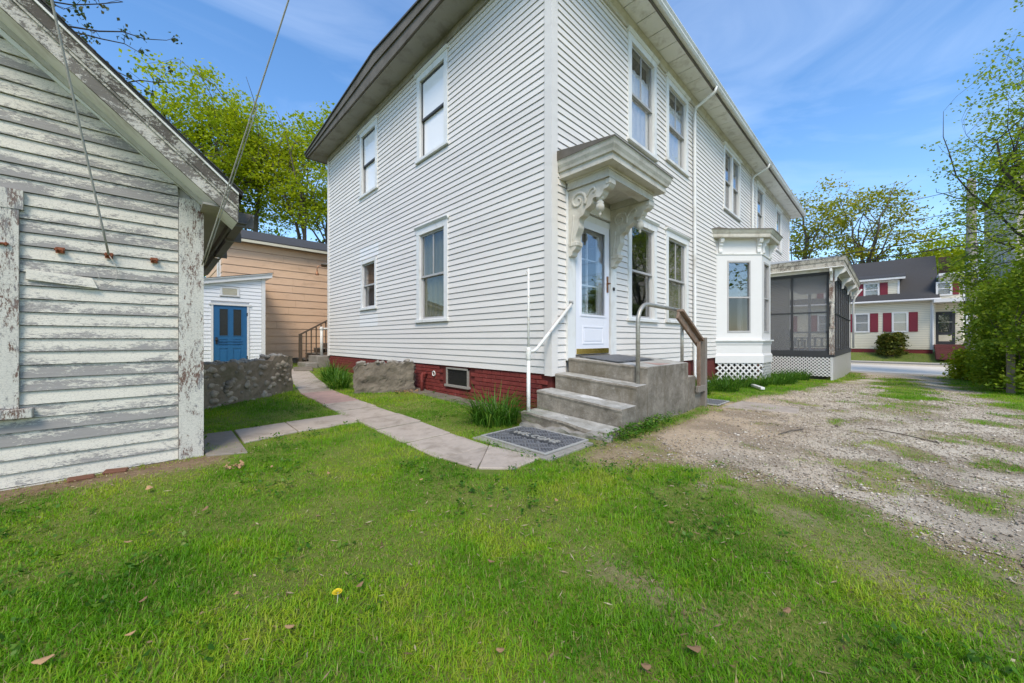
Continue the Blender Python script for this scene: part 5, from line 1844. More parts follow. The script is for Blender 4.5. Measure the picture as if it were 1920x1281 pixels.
def build_stone_wall():
    a, b = (-3.95, 3.33), (-2.10, 4.79)
    Wt = thing('stone_wall', 'low mossy fieldstone wall between barn corner and walkway', 'wall', (-3.0, 4.05, 0))
    crest = lambda t: 0.735 + 0.012 * math.sin(t * 31) + (0.055 if t > 0.80 else 0.0) + 0.01 * math.sin(t * 87)
    rough_block('footing', 'concrete_pale', (-0.60, 0.0), (-0.35, -1.13), 0.13, -0.1, lambda t: 0.05 + 0.015 * math.sin(t * 17) + 0.01 * math.sin(t * 41), STOOP, 30, 5, 0.05, 12)
    body, d, nrm, L = rough_block('body', 'stone_mortar', a, b, 0.30, -0.15, crest, Wt, 44, 18, 0.03, 4)
    ms = [blob(i, *s) for i, s in enumerate([(0.062, 0.035, 0.045), (0.05, 0.03, 0.036), (0.075, 0.035, 0.042), (0.04, 0.025, 0.03)])]
    for m_ in ms:
        m_.materials.append(MATS['stone_round'])
    ang = math.atan2(d.y, d.x)
    rr = random.Random(5)
    org = Wt['_o']
    for i in range(100):
        t = rr.uniform(0.18, 0.985)
        z = rr.uniform(0.08, 0.66)
        o = bpy.data.objects.new('stone', rr.choice(ms))
        COL.objects.link(o)
        o.parent = Wt
        p = Vector((a[0], a[1], 0)) + d * (t * L) + nrm * (0.148 + rr.uniform(-0.025, 0.012))
        o.location = (p.x - org[0], p.y - org[1], z - org[2])
        o.rotation_euler = (rr.uniform(-.3, .3), rr.uniform(-.5, .5), ang + rr.uniform(-.2, .2))
        s = rr.uniform(0.7, 1.25)
        o.scale = (s, s, s)
    cs = blob(9, 0.05, 0.045, 0.028)
    cs.materials.append(MATS['concrete_pale'])
    for i in range(70):
        t = rr.uniform(0.15, 0.99)
        o = bpy.data.objects.new('coping_stone', cs)
        COL.objects.link(o)
        o.parent = Wt
        p = Vector((a[0], a[1], 0)) + d * (t * L) + nrm * rr.uniform(-0.13, 0.15)
        o.location = (p.x - org[0], p.y - org[1], crest(t) + rr.uniform(-0.01, 0.015) - org[2])
        o.rotation_euler = (rr.uniform(-.4, .4), rr.uniform(-.4, .4), rr.uniform(0, 3))
        s = rr.uniform(0.5, 1.2)
        o.scale = (s, s, s)
    # concrete remnant against the house
    Ct = thing('concrete_remnant', 'broken stub of old concrete wall against the red foundation', 'wall', (-0.8, 3.65, 0.08))
    cr2 = lambda t: 0.65 + 0.02 * math.sin(t * 23) + 0.012 * math.sin(t * 61) - 0.10 * max(0, t - .9) * 10 * .4 - .08 * max(0, .08 - t) * 12
    body, d, nrm, L = rough_block('body', 'concrete_old', (-1.15, 3.86), (-0.18, 3.36), 0.30, -0.1, cr2, Ct, 34, 20, 0.05, 8)
    org = Ct['_o']
    for i in range(26):
        t = rr.uniform(0.02, 0.98)
        o = bpy.data.objects.new('rubble_stone', cs)
        COL.objects.link(o)
        o.parent = Ct
        p = Vector((-1.15, 3.86, 0)) + d * (t * L) + nrm * rr.uniform(-0.14, 0.16)
        o.location = (p.x - org[0], p.y - org[1], cr2(t) + rr.uniform(-0.01, 0.012) - org[2])
        o.rotation_euler = (rr.uniform(-.4, .4), rr.uniform(-.4, .4), rr.uniform(0, 3))
        s = rr.uniform(0.5, 1.1)
        o.scale = (s, s, s)
    for i in range(14):
        o = bpy.data.objects.new('rubble_stone', rr.choice(ms))
        COL.objects.link(o)
        o.parent = Ct
        z = rr.uniform(0.12, 0.6)
        p = Vector((-1.15, 3.86, 0)) + d * rr.uniform(-.01, .05) + nrm * rr.uniform(-0.12, 0.12)
        o.location = (p.x - org[0], p.y - org[1], z - org[2])
        o.rotation_euler = (rr.uniform(-.4, .4), rr.uniform(-.4, .4), rr.uniform(0, 3))
        o.scale = (.6, .6, .6)


build_stone_wall()


# ------------------------------------------------------------------ white shed with blue door
def build_shed():
    S = thing('white_shed', 'small white sided shed with a blue panelled door', 'shed', (-2.6, 9.9, 0.22))
    Y = 9.3
    FR = Frame((0, Y), (1, 0), (0, -1))
    xl, xr = -4.3, -1.60
    rt = lambda u: 2.86 + 0.215 * (u + 1.60)
    dx0, dx1, dz1 = -2.76, -2.025, 2.02
    vent = (-2.62, -2.20, 2.30, 2.52)
    holes = [(dx0 - 0.05, dx1 + 0.05, 0, dz1 + 0.06), vent]
    def top(z):
        d = (z - rt(xr)) / 0.215 + xr
        return (max(xl, d), xr) if z > rt(xl) else (xl, xr)
    clapboards(S, FR, xl, xr - 0.09, 0.20, 2.84, 0.1016, holes, 'shed_siding', top=top, t_bot=0.016, t_top=0.004, gap=0.006)
    m = MB(FR)
    m.prism([(xl, -.03, 0.1), (xr - .01, -.03, 0.1), (xr - .01, -.03, rt(xr)), (xl, -.03, rt(xl))], [(xl, -0.08, 0.1), (xr - .01, -0.08, 0.1), (xr - .01, -0.08, rt(xr)), (xl, -0.08, rt(xl))])
    m.box(xr - 0.09, xr, -1.5, -0.0805, 0.1, rt(xr))
    m.build('wall', 'shed_siding', S)
    MB(FR).box(xr - 0.088, xr + 0.006, 0.0, 0.026, 0.12, rt(xr) - .02).build('corner_board', 'paint_white', S)
    m = MB(FR)
    a, b = xl - .1, xr + 0.16
    for lo, hi, n in ((-0.02, 0.085, 0.11), (0.086, 0.115, 0.14)):
        m.hexa([(a, -1.6, rt(a) + lo), (b, -1.6, rt(b) + lo), (b, n, rt(b) + lo), (a, n, rt(a) + lo), (a, -1.6, rt(a) + hi), (b, -1.6, rt(b) + hi), (b, n, rt(b) + hi), (a, n, rt(a) + hi)])
    r = m.build('roof', 'paint_white', S)
    m = MB(FR)
    m.hexa([(a - .02, -1.6, rt(a) + .116), (b + .02, -1.6, rt(b) + .116), (b + .02, .15, rt(b) + .116), (a - .02, .15, rt(a) + .116), (a - .02, -1.6, rt(a) + .126), (b + .02, -1.6, rt(b) + .126), (b + .02, .15, rt(b) + .126), (a - .02, .15, rt(a) + .126)])
    m.build('roofing', 'shingle', r)
    # door case
    m = MB(FR)
    m.box(dx0 - 0.05, dx0, 0, 0.03, 0.2, dz1).box(dx1, dx1 + 0.05, 0, 0.03, 0.2, dz1).box(dx0 - 0.09, dx1 + 0.09, 0, 0.045, dz1, dz1 + 0.055)
    m.build('door_case', 'paint_white', S)
    # door: stiles and rails around panels
    D = MB(FR)
    W = dx1 - dx0
    st = 0.13
    D.box(dx0, dx0 + st, -0.01, 0.014, 0.25, dz1).box(dx1 - st, dx1, -0.01, 0.014, 0.25, dz1)
    c = (dx0 + dx1) / 2
    D.box(c - 0.06, c + 0.06, -0.01, 0.014, 0.25, dz1 - .1001)
    D.box(dx0 + st, dx1 - st, -0.01, 0.0145, dz1 - 0.10, dz1).box(dx0 + st, dx1 - st, -0.01, 0.0145, 1.10, 1.20).box(dx0 + st, dx1 - st, -.01, .0145, .86, .93)
    D.box(dx0 + st, dx1 - st, -0.01, 0.004, 0.25, 1.10)
    door = D.build('door', 'blue_door', S)
    for z in (0.97, 1.04):
        MB(FR).box(dx0 + 0.10, dx1 - .10, 0.0146, 0.026, z, z + 0.02).build('moulding', 'blue_door', door)
    for a, b in ((dx0 + st, c - .06), (c + .06, dx1 - st)):
        MB(FR).box(a - .004, b + .004, 0.006, 0.009, 1.195, dz1 - .095).build('pane', 'pane_black', door)
        MB(FR).box(a, b, .001, .004, 1.2, dz1 - .1).build('backing', 'room_dark', door)
        MB(FR).box(a + .02, b - .02, .004, .012, .40, .80).build('panel', 'blue_door', door, bevel=0.004)
        m = MB(FR)
        m.box(a - .02, a, .0142, .022, 1.18, dz1 - .08).box(b, b + .02, .0142, .022, 1.18, dz1 - .08).box(a, b, .0147, .022, 1.18, 1.2).box(a, b, .0147, .022, dz1 - .1, dz1 - .08)
        m.build('glazing_bead', 'blue_door', door)
    m = MB(FR)
    m.lathe((dx0 + 0.065, 0.05), [(0.0, 1.055), (0.03, 1.065), (0.036, 1.09), (0.03, 1.115), (0.0, 1.125)], 10)
    m.box(dx0 + 0.045, dx0 + .085, 0.0141, .035, 0.98, 1.16)
    m.build('door_knob', 'iron_dark', door)
    for z in (0.55, 1.75):
        MB(FR).box(dx1 - 0.012, dx1 + 0.012, 0.0301, .036, z, z + .09).build('hinge', 'iron_dark', door)
    # louvred vent
    m = MB(FR)
    m.box(vent[0], vent[0] + .05, 0, .03, vent[2], vent[3]).box(vent[1] - .05, vent[1], 0, .03, vent[2], vent[3]).box(vent[0] + .05, vent[1] - .05, 0, .03, vent[3] - .035, vent[3]).box(vent[0] - .01, vent[1] + .01, 0, .04, vent[2] - .03, vent[2])
    v = m.build('vent', 'paint_white', S)
    for i in range(6):
        z = vent[2] + 0.012 + i * 0.029
        MB(FR).hexa([(vent[0] + .05, .002, z + .022), (vent[1] - .05, .002, z + .022), (vent[1] - .05, .026, z), (vent[0] + .05, .026, z), (vent[0] + .05, .002, z + .030), (vent[1] - .05, .002, z + .030), (vent[1] - .05, .026, z + .010), (vent[0] + .05, .026, z + .010)]).build('louvre', 'vent_cream', v)


build_shed()


# ------------------------------------------------------------------ orange building with outside stair
def build_orange():
    O = thing('orange_building', 'tan orange building with wide lap siding behind the shed', 'building', (1.0, 12.5, 0.3))
    Y, xl, xr, zb, ze = 11.1, -2.36, 7.0, 0.46, 4.17
    FR = Frame((0, Y), (1, 0), (0, -1))
    SD = Frame((xl, Y), (0, 1), (-1, 0))
    e = 0.2475
    rr = random.Random(3)
    for i in range(15):
        z = zb + i * e
        cuts = [xl]
        x = xl + rr.uniform(0.5, 2.4)
        while x < xr - 0.8:
            cuts.append(x)
            x += rr.choice((1.22, 1.83, 2.44))
        cuts.append(xr)
        for p, q in zip(cuts[:-1], cuts[1:]):
            m = MB(FR)
            board(m, p + .0015, q - .0015, z, e, 0.024, 0.008, 0.010)
            m.build('lap_board', 'orange_siding', O)
        m = MB(SD)
        board(m, 0.0, 5.0, z, e, 0.024, 0.008, 0.010)
        m.build('lap_board', 'orange_siding', O)
    m = MB()
    m.box(xl + .03, xr, Y + .03, Y + 5, zb, ze + .05)
    m.build('wall', 'orange_siding', O)
    MB().box(xl + .03, xr, Y + .03, Y + 5, -.1, zb + .004).build('foundation', 'concrete_old', O)
    # roof
    yr, zr = Y + 2.6, 5.22
    m = MB()
    pr = [(Y - .30, ze + .06), (Y - .30, ze + .10), (yr, zr), (Y + 5.4, ze + .10), (Y + 5.4, ze + .06)]
    m.prism([(xl - .25, y, z) for y, z in pr], [(xr + .3, y, z) for y, z in pr])
    r = m.build('roof', 'shingle', O)
    m = MB()
    m.box(xl - .24, xr + .28, Y - .30, Y - .27, ze - .02, ze + .0595).box(xl - .2, xr + .2, Y - .269, Y + .0, ze + .03, ze + .055)
    m.build('fascia', 'vent_cream', r)
    MB().prism([(xl + .002, Y, ze + .05), (xl + .002, yr, zr - .04), (xl + .002, Y + 5, ze + .05)], [(xl + .1, Y, ze + .05), (xl + .1, yr, zr - .04), (xl + .1, Y + 5, ze + .05)]).build('gable_wall', 'orange_siding', O)
    # white window on the narrow end
    w = MB(SD).box(0.35, 0.43, .0, .05, 2.9, 4.05).box(.95, 1.03, 0, .05, 2.9, 4.05).box(.35, 1.03, 0, .052, 4.05, 4.13).box(.33, 1.05, 0, .06, 2.83, 2.9).build('window', 'paint_white', O)
    MB(SD).box(.43, .95, .026, .03, 2.9, 4.05).build('pane', 'glass_mid', w)
    # outside stair
    St = thing('wooden_stair', 'dark weathered outside wooden stair along the orange wall', 'stair', (-.5, 10.5, .3))
    n = 8
    for i in range(n):
        x, z = -0.38 + i * 0.27, 0.30 + 0.17 * (i + 1)
        MB().box(x, x + 0.30, 10.15, 10.98, z - .04, z).build('tread', 'wood_grey', St, bevel=0.004)
        MB().box(x + .01, x + .03, 10.16, 10.97, z - .168, z - .041).build('riser', 'wood_dark', St)
    for y in (10.12, 10.99):
        MB().hexa([(-.42, y, .2), (-.1, y, .2), (1.9, y, 1.4), (1.9, y, 1.72), (-.42, y + .04, .2), (-.1, y + .04, .2), (1.9, y + .04, 1.4), (1.9, y + .04, 1.72)]).build('stringer', 'wood_dark', St)
    MB().box(-.52, -.43, 10.08, 10.17, 0.2, 1.28).build('newel', 'wood_dark', St, bevel=0.005)
    MB().bar((-.50, 10.12, 1.25), (1.85, 10.12, 2.62), .09, .045).build('handrail', 'wood_dark', St)
    for i in range(14):
        x = -.32 + i * .15
        MB().box(x, x + .03, 10.105, 10.135, .28 + (x + .42) * .60, 1.25 + (x + .50) * .583 - .02).build('baluster', 'wood_dark', St)


build_orange()


def build_back_steps():
    B = thing('back_steps', 'small concrete back steps at the far house corner', 'steps', (-.2, 9.4, .2))
    MB().box(-.30, .5, 9.0, 9.9, .0, .585).build('step', 'concrete', B, bevel=.01)
    MB().box(-.62, -.301, 8.95, 9.9, .0, .385).build('step', 'concrete', B, bevel=.012)
    k = tag(MB().hexa([(-1.15, 8.2, .1), (-.70, 8.0, .1), (-.45, 8.9, .1), (-.95, 9.1, .1), (-1.12, 8.2, .27), (-.70, 8.02, .27), (-.47, 8.9, .29), (-.93, 9.08, .29)]).build('stone_step', 'concrete_old', origin=(-.8, 8.5, .1), bevel=.02), 'flat stone step at the end of the walkway', 'step')
    r = thing('white_post_rail', 'white pipe rail beside the back steps', 'railing', (-.12, 9.2, .58))
    MB().tube([(-.12, 9.2, .58), (-.12, 9.2, 1.42)], .042, 10).build('post', 'pipe_white', r, smooth=True)
    MB().tube([(-.13, 9.2, 1.43), (.25, 9.2, 1.45)], .03, 10).build('rail', 'pipe_white', r, smooth=True)
    MB().lathe((-.12, 9.2), [(.03, 1.38), (.055, 1.40), (.06, 1.44), (.04, 1.49), (.0, 1.5)], 10).build('cap', 'pipe_white', r, smooth=True)
    # gooseneck lamp under a tiny hood on the back wall
    l = thing('gooseneck_lamp', 'rusty gooseneck lamp sticking out behind the house corner', 'lamp', (0.05, 9.15, 3.4))
    pts = []
    for k in range(11):
        a = math.pi * (0.5 + 0.55 * k / 10)
        pts.append((-.10 + .15 * math.cos(a), 9.2, 3.27 + .15 * math.sin(a)))
    MB().tube([(.10, 8.95, 3.42), (.05, 9.2, 3.42)] + pts, .013, 8).build('arm', 'copper', l, smooth=True)
    MB().lathe((-.25, 9.2), [(.02, 3.25), (.025, 3.20), (.04, 3.16), (.06, 3.11), (.055, 3.10), (.0, 3.105)], 12).build('shade', 'copper', l, smooth=True)
    MB().hexa([(-.20, 8.97, 3.42), (.4, 8.97, 3.42), (.4, 9.45, 3.42), (-.05, 9.45, 3.42), (-.20, 8.97, 3.44), (.4, 8.97, 3.60), (.4, 9.45, 3.50), (-.05, 9.45, 3.44)]).build('hood', 'wood_grey', l)


build_back_steps()


# ------------------------------------------------------------------ far houses across the street
def far_window(parent, fr, s0, s1, z0, z1, shutters=True, sh=0.42):
    m = MB(fr)
    c = .09
    m.box(s0 - c, s0, 0, .05, z0 - c, z1 + c).box(s1, s1 + c, 0, .05, z0 - c, z1 + c).box(s0, s1, 0, .052, z1, z1 + c).box(s0, s1, 0, .06, z0 - c, z0)
    m.box(s0, s1, 0.0, .03, (z0 + z1) / 2 - .025, (z0 + z1) / 2 + .025)
    w = m.build('window', 'paint_white', parent)
    MB(fr).box(s0 - .003, s1 + .003, .004, .012, z0 - .003, (z0 + z1) / 2 - .02).build('pane', 'glass', w)
    MB(fr).box(s0 - .003, s1 + .003, .008, .016, (z0 + z1) / 2 + .02, z1 + .003).build('pane', 'glass', w)
    MB(fr).box(s0 - .002, s1 + .002, .0012, .003, z0 - .002, z1 + .002).build('blind', 'sash_grey', w)
    if shutters:
        for a, b in ((s0 - c - sh, s0 - c - .02), (s1 + c + .02, s1 + c + sh)):
            m = MB(fr)
            m.box(a, b, 0, .035, z0 - .06, z1 + .06)
            m.box(a + .04, b - .04, .035, .042, z0, (z0 + z1) / 2 - .04).box(a + .04, b - .04, .035, .042, (z0 + z1) / 2 + .04, z1)
            m.build('shutter', 'shutter_red', parent)


def build_far_house():
    F = thing('cream_house', 'cream sided house with red shutters and dark roof across the street', 'house', (34, -1.5, .2))
    X = 31.5
    FR = Frame((X, 0), (0, 1), (-1, 0))
    v0, v1 = -5.19, 6.5
    m = MB()
    m.box(X, X + 6, v0, v1, .45, 3.62)
    m.build('wall', 'cream_siding', F)
    MB().box(X + .03, X + 5.9, v0 + .02, v1, -.3, .4495).build('foundation', 'foundation_red', F)
    MB(FR).box(v0 - .02, v0 + .13, 0, .03, .45, 3.5).build('corner_board', 'paint_white', F)
    m = MB()
    pr = [(X - .35, 3.62), (X - .35, 3.70), (X + 3.0, 6.85), (X + 6.3, 3.7), (X + 6.3, 3.62)]
    m.prism([(x, v0 - .25, z) for x, z in pr], [(x, v1 + .3, z) for x, z in pr])
    r = m.build('roof', 'shingle', F)
    MB().tube([(X - .42, v0 - .3, 3.62), (X - .42, v1, 3.62)], .07, 8).build('gutter', 'paint_white', r)
    MB().tube([(X - .4, v0 + .02, 3.58), (X - .08, v0 + .02, 3.3), (X - .08, v0 + .02, .45)], .05, 8).build('downspout', 'paint_white', r)
    # long shed dormer
    D = MB()
    DX = X + .15
    D.box(DX, DX + 2.2, -3.70, 6.0, 3.72, 5.10)
    dm = D.build('dormer', 'cream_siding', F)
    DF = Frame((DX, 0), (0, 1), (-1, 0))
    MB(DF).box(-3.72, -3.62, 0, .03, 3.9, 5.06).box(-3.62, 6, 0, .031, 3.78, 3.90).box(-3.62, 6, 0, .03, 5.0, 5.1).build('trim', 'paint_white', dm)
    MB().hexa([(DX - .3, -3.98, 5.10), (DX + 2.6, -3.98, 5.75), (DX + 2.6, 6.3, 5.75), (DX - .3, 6.3, 5.10), (DX - .3, -3.98, 5.24), (DX + 2.6, -3.98, 5.89), (DX + 2.6, 6.3, 5.89), (DX - .3, 6.3, 5.24)]).build('dormer_roof', 'paint_white', dm)
    MB().hexa([(DX - .32, -4.0, 5.245), (DX + 2.6, -4.0, 5.90), (DX + 2.6, 6.3, 5.90), (DX - .32, 6.3, 5.245), (DX - .32, -4.0, 5.28), (DX + 2.6, -4.0, 5.93), (DX + 2.6, 6.3, 5.93), (DX - .32, 6.3, 5.28)]).build('dormer_roofing', 'shingle', dm)
    far_window(dm, DF, -2.68, -2.08, 4.10, 5.00 - .1, True, .40)
    far_window(dm, DF, -.55, .05, 4.10, 4.9, True, .40)
    for a in (-2.20, -.2, 2.2):
        far_window(F, FR, a, a + .60, 1.66, 2.82)
    far_window(F, FR, -4.02, -3.45, 1.66, 2.82)
    # entrance pavilion at the right
    E = MB().box(X - .05, X + 1.6, -6.45, v0 - .26, 3.66, 5.05).build('pavilion', 'cream_siding', F)
    EF = Frame((X - .05, 0), (0, 1), (-1, 0))
    MB(EF).box(-6.47, -6.36, 0, .03, 3.66, 5.0).box(-6.36, v0 - .26, 0, .03, 4.94, 5.05).build('trim', 'paint_white', E)
    far_window(E, EF, -5.86, -5.38, 3.92, 4.62, False)
    MB(EF).box(-6.22, -5.98, 0, .035, 3.86, 4.70).build('shutter', 'shutter_red', E)
    MB().box(X - .4, X + 1.7, -6.75, v0 - .2, 5.05, 5.20).build('pavilion_roof', 'paint_white', E)
    MB().box(X - .9, X + .6, -6.62, v0 + .02, 3.38, 3.60).build('porch_roof', 'paint_white', E)
    MB().box(X + .55, X + .7, -6.45, v0, .45, 3.38).box(X - .05, X + .55, -5.28, -5.19, .45, 3.38).build('porch_wall', 'cream_siding', E)
    MB().box(X - .85, X + .55, -6.5, -5.2, .55, .78).build('porch_floor', 'steps_red', E)
    PF = Frame((X + .55, 0), (0, 1), (-1, 0))
    d = MB(PF).box(-6.12, -5.30, 0, .04, .79, 2.85).build('door', 'porch_frame', E)
    MB(PF).box(-5.98, -5.44, .041, .05, 1.55, 2.65).build('pane', 'glass', d)
    MB(PF).box(-6.0, -5.42, .041, .049, 2.18, 2.21).box(-5.98, -5.44, .041, .049, .98, 1.38).build('door_rail', 'vent_cream', d)
    MB().box(X - .80, X - .72, -6.45, -6.37, .78, 3.38).build('post', 'porch_frame', E)
    MB().box(X - .80, X + .4, -6.44, -6.38, 1.5, 1.56).build('rail', 'porch_frame', E)
    for i in range(4):
        MB().box(X - 1.9 + i * .27, X - 1.9 + i * .27 + .28, -6.45, -5.2, -.1, .12 + .14 * i).build('step', 'steps_red', E)
    MB().box(X + 4.4, X + 4.9, -6.2, -5.7, 4.0, 6.9).build('chimney', 'chimney_brick', F)
    tag(MB().hexa([(29.5, -6.95, -.1), (30.4, -6.95, -.1), (30.4, -6.55, -.1), (29.5, -6.55, -.1), (29.55, -6.9, .75), (30.4, -6.9, 1.0), (30.4, -6.6, 1.0), (29.55, -6.6, .75)]).build('stair_cheek', 'foundation_red', origin=(30, -6.75, -.1), bevel=.03), 'red painted cheek wall beside the far entrance steps', 'wall')
    # grey house to the right
    G = thing('grey_house', 'tall grey sided house half hidden by trees beyond the utility pole', 'house', (36, -12, .2))
    MB().box(31.5, 42, -16, -8.35, .2, 11).build('wall', 'grey_siding', G)
    MB().prism([(31.2, -16.3, 11.001), (42.3, -16.3, 11.001), (42.3, -8.05, 11.001), (31.2, -8.05, 11.001)], [(34, -12.3, 14), (39, -12.3, 14), (39, -12.1, 14), (34, -12.1, 14)]).build('roof', 'shingle', G)
    GF = Frame((31.5, 0), (0, 1), (-1, 0))
    for z in (2.0, 5.0, 8.0):
        far_window(G, GF, -10.2, -9.4, z, z + 1.5, False)
    GS = Frame((0, -8.35), (1, 0), (0, 1))
    for z in (2.0, 5.0, 8.0):
        far_window(G, GS, 34.5, 35.3, z, z + 1.5, False)


build_far_house()


# ------------------------------------------------------------------ utility pole and wires
def build_pole():
    x, y = 28.2, -6.38
    p = thing('utility_pole', 'weathered wooden utility pole on the far sidewalk', 'pole', (x, y, -.3))
    MB().tube([(x, y, -.4), (x, y, 3), (x, y, 9.9)], [.235, .22, .17], 14).build('shaft', 'pole_wood', p, smooth=True)
    fr = Frame((x - .24, y), (0, 1), (-1, 0))
    MB(fr).box(.02, .20, .0, .02, 1.9, 2.45).build('notice_plate', 'sign_white', p)
    MB(fr).box(.06, .16, .021, .024, 2.05, 2.2).box(.08, .14, .021, .024, 2.25, 2.36).build('notice_print', 'sash_grey', p)
    MB().lathe((x, y), [(.225, 4.7), (.235, 4.72), (.235, 5.35), (.22, 5.37)], 14).build('metal_band', 'metal_grey', p)
    for z in (4.4, 5.5, 6.1):
        MB().lathe((x, y), [(.225, z), (.235, z + .01), (.235, z + .05), (.22, z + .06)], 14).build('strap', 'iron_dark', p)
    MB().tube([(x + .02, y - .23, .2), (x + .02, y - .23, 6.5)], .03, 6).build('conduit', 'metal_grey', p)
    MB().tube([(x - .2, y + .15, 4.35), (x - .3, y + .1, 4.15), (x - .25, y - .1, 4.1), (x - .2, y - .18, 4.3)], .02, 6).build('cable_loop', 'iron_dark', p)
    # wires along the street
    for i, (z0, r, lbl) in enumerate(((6.3, .034, 'thick lowest'), (6.9, .030, 'second lowest'), (7.6, .018, 'thin middle'), (8.2, .016, 'thin upper'), (9.4, .016, 'topmost thin'))):
        pts = []
        for k in range(25):
            t = k / 24
            pts.append((x - .2 + 1.0 * t, y + 42 * t, z0 - 3.2 * t * (1 - t) + 0.4 * t))
        m = MB()
        m.tube(pts, r, 5)
        pts2 = [(x - .2, y - 30 * k / 10, z0 - 2.4 * (k / 10) * (1 - k / 10)) for k in range(11)]
        m.tube(pts2, r, 5)
        tag(m.build('street_wire', 'cable_black', origin=(x, y, z0)), lbl + ' overhead wire above the street', 'wire', 'overhead wires along the street')


build_pole()

# ------------------------------------------------------------------ trees and shrubs
def leaves(centers, spread, per, size, rng, droop=0.0, flat=0.5, up=0.4):
    """leaf-sized faces around cluster centres -> verts, quads, tone"""
    n = len(centers) * per
    c = np.repeat(np.asarray(centers, float), per, axis=0)
    ctone = np.repeat(rng.random(len(centers)), per)
    d = rng.normal(size=(n, 3))
    d[:, 2] *= flat
    p = c + d * np.asarray(spread if np.ndim(spread) == 0 else np.repeat(spread, per)[:, None])
    s = size * rng.uniform(0.6, 1.3, n)
    nrm = rng.normal(size=(n, 3))
    nrm[:, 2] = np.abs(nrm[:, 2]) + up
    nrm /= np.linalg.norm(nrm, axis=1)[:, None]
    t = rng.normal(size=(n, 3))
    t[:, 2] -= droop
    t -= nrm * (t * nrm).sum(1)[:, None]
    t /= np.linalg.norm(t, axis=1)[:, None] + 1e-9
    b = np.cross(nrm, t)
    s = s[:, None]
    fold = nrm * s * 0.10
    v = np.stack([p - t * s * 0.5, p + b * s * 0.36 - fold - t * s * 0.05, p + t * s * 0.55, p - b * s * 0.36 - fold - t * s * 0.05], 1).reshape(-1, 3)
    q = np.arange(n * 4).reshape(n, 4)
    tone = np.clip(0.45 * ctone + 0.55 * rng.random(n), 0, 1)
    return v, q, np.repeat(tone, 4)


def limb(m, a, b, r0, r1, rng, bend=0.12, seg=6, sides=6):
    a, b = np.asarray(a, float), np.asarray(b, float)
    L = np.linalg.norm(b - a)
    off = rng.normal(size=3) * L * bend
    off[2] = abs(off[2]) * 0.6
    pts, rs = [], []
    for i in range(seg + 1):
        t = i / seg
        pts.append(tuple(a + (b - a) * t + off * math.sin(math.pi * t) + rng.normal(size=3) * L * 0.012 * (0 < i < seg)))
        rs.append(r0 + (r1 - r0) * t)
    m.tube(pts, rs, sides, caps=True)
    return [np.array(p) for p in pts], rs


def tree(name, label, base, height, crown_c, crown_r, seed, mat='maple_leaf', bark='bark', trunk_r=0.25, nlimb=7, nclus=220, per=60, spread=0.35, leaf=0.14, trunk_top=0.55, stems=1, hollow=0.35, group=None, cat='tree', droop=0.0, twig_r=0.012, lean=(0, 0), zsq=None):
    rng = np.random.default_rng(seed)
    base = np.asarray(base, float)
    T = thing(name, label, cat, tuple(base), group)
    m = MB()
    cc = np.asarray(crown_c, float)
    cr = np.asarray(crown_r, float)
    skel = []
    for s in range(stems):
        off = rng.normal(size=3) * (0.0 if stems == 1 else 0.35)
        off[2] = 0
        b0 = base + off
        top = np.array([cc[0] + rng.normal() * cr[0] * 0.15, cc[1] + rng.normal() * cr[1] * 0.15, base[2] + height * trunk_top])
        if stems > 1:
            a = 2 * math.pi * s / stems + rng.uniform(-.4, .4)
            top = cc + np.array([math.cos(a) * cr[0] * .45, math.sin(a) * cr[1] * .45, cr[2] * rng.uniform(-.1, .3)])
        b0[2] -= 0.15
        pts, rs = limb(m, b0, top, trunk_r, trunk_r * 0.16, rng, 0.03, 9, 9)
        skel += list(zip(pts, rs))[3:]
        for k in range(nlimb):
            i = rng.integers(4, 10)
            st, sr = pts[i], rs[i]
            a = 2 * math.pi * (k + rng.uniform(-.3, .3)) / nlimb
            e = cc + cr * np.array([math.cos(a) * rng.uniform(.45, .85), math.sin(a) * rng.uniform(.45, .85), rng.uniform(-.45, .75)])
            lp, lr = limb(m, st, e, max(sr * 0.55, trunk_r * .12), trunk_r * 0.04, rng, 0.10, 7, 6)
            skel += list(zip(lp, lr))[2:]
    sk = np.array([p for p, r in skel])
    cl = []
    tries = 0
    while len(cl) < nclus and tries < nclus * 30:
        tries += 1
        d = rng.normal(size=3)
        d /= np.linalg.norm(d)
        rad = rng.uniform(hollow, 1.0) ** 0.7
        lump = 0.80 + 0.30 * math.sin(3.1 * d[0] + seed) * math.sin(2.7 * d[1] + 1.3 * seed) + 0.14 * math.sin(7 * d[2] + 5 * d[0] + seed)
        p = cc + d * cr * rad * lump
        if zsq is not None and p[2] < zsq:
            continue
        cl.append(p)
    cl = np.array(cl)
    for p in cl:
        d = np.linalg.norm(sk - p, axis=1) + 0.5 * np.maximum(0, sk[:, 2] - p[2])
        i = int(np.argmin(d))
        limb(m, sk[i], p, min(skel[i][1] * 0.6, twig_r * 2.2), twig_r * 0.5, rng, 0.10, 4, 4)
    m.build('trunk', bark, T, smooth=True)
    v, q, tone = leaves(cl, spread, per, leaf, rng, droop)
    npmesh('crown', v, q, mat, T, attrs={'tone': tone})
    return T


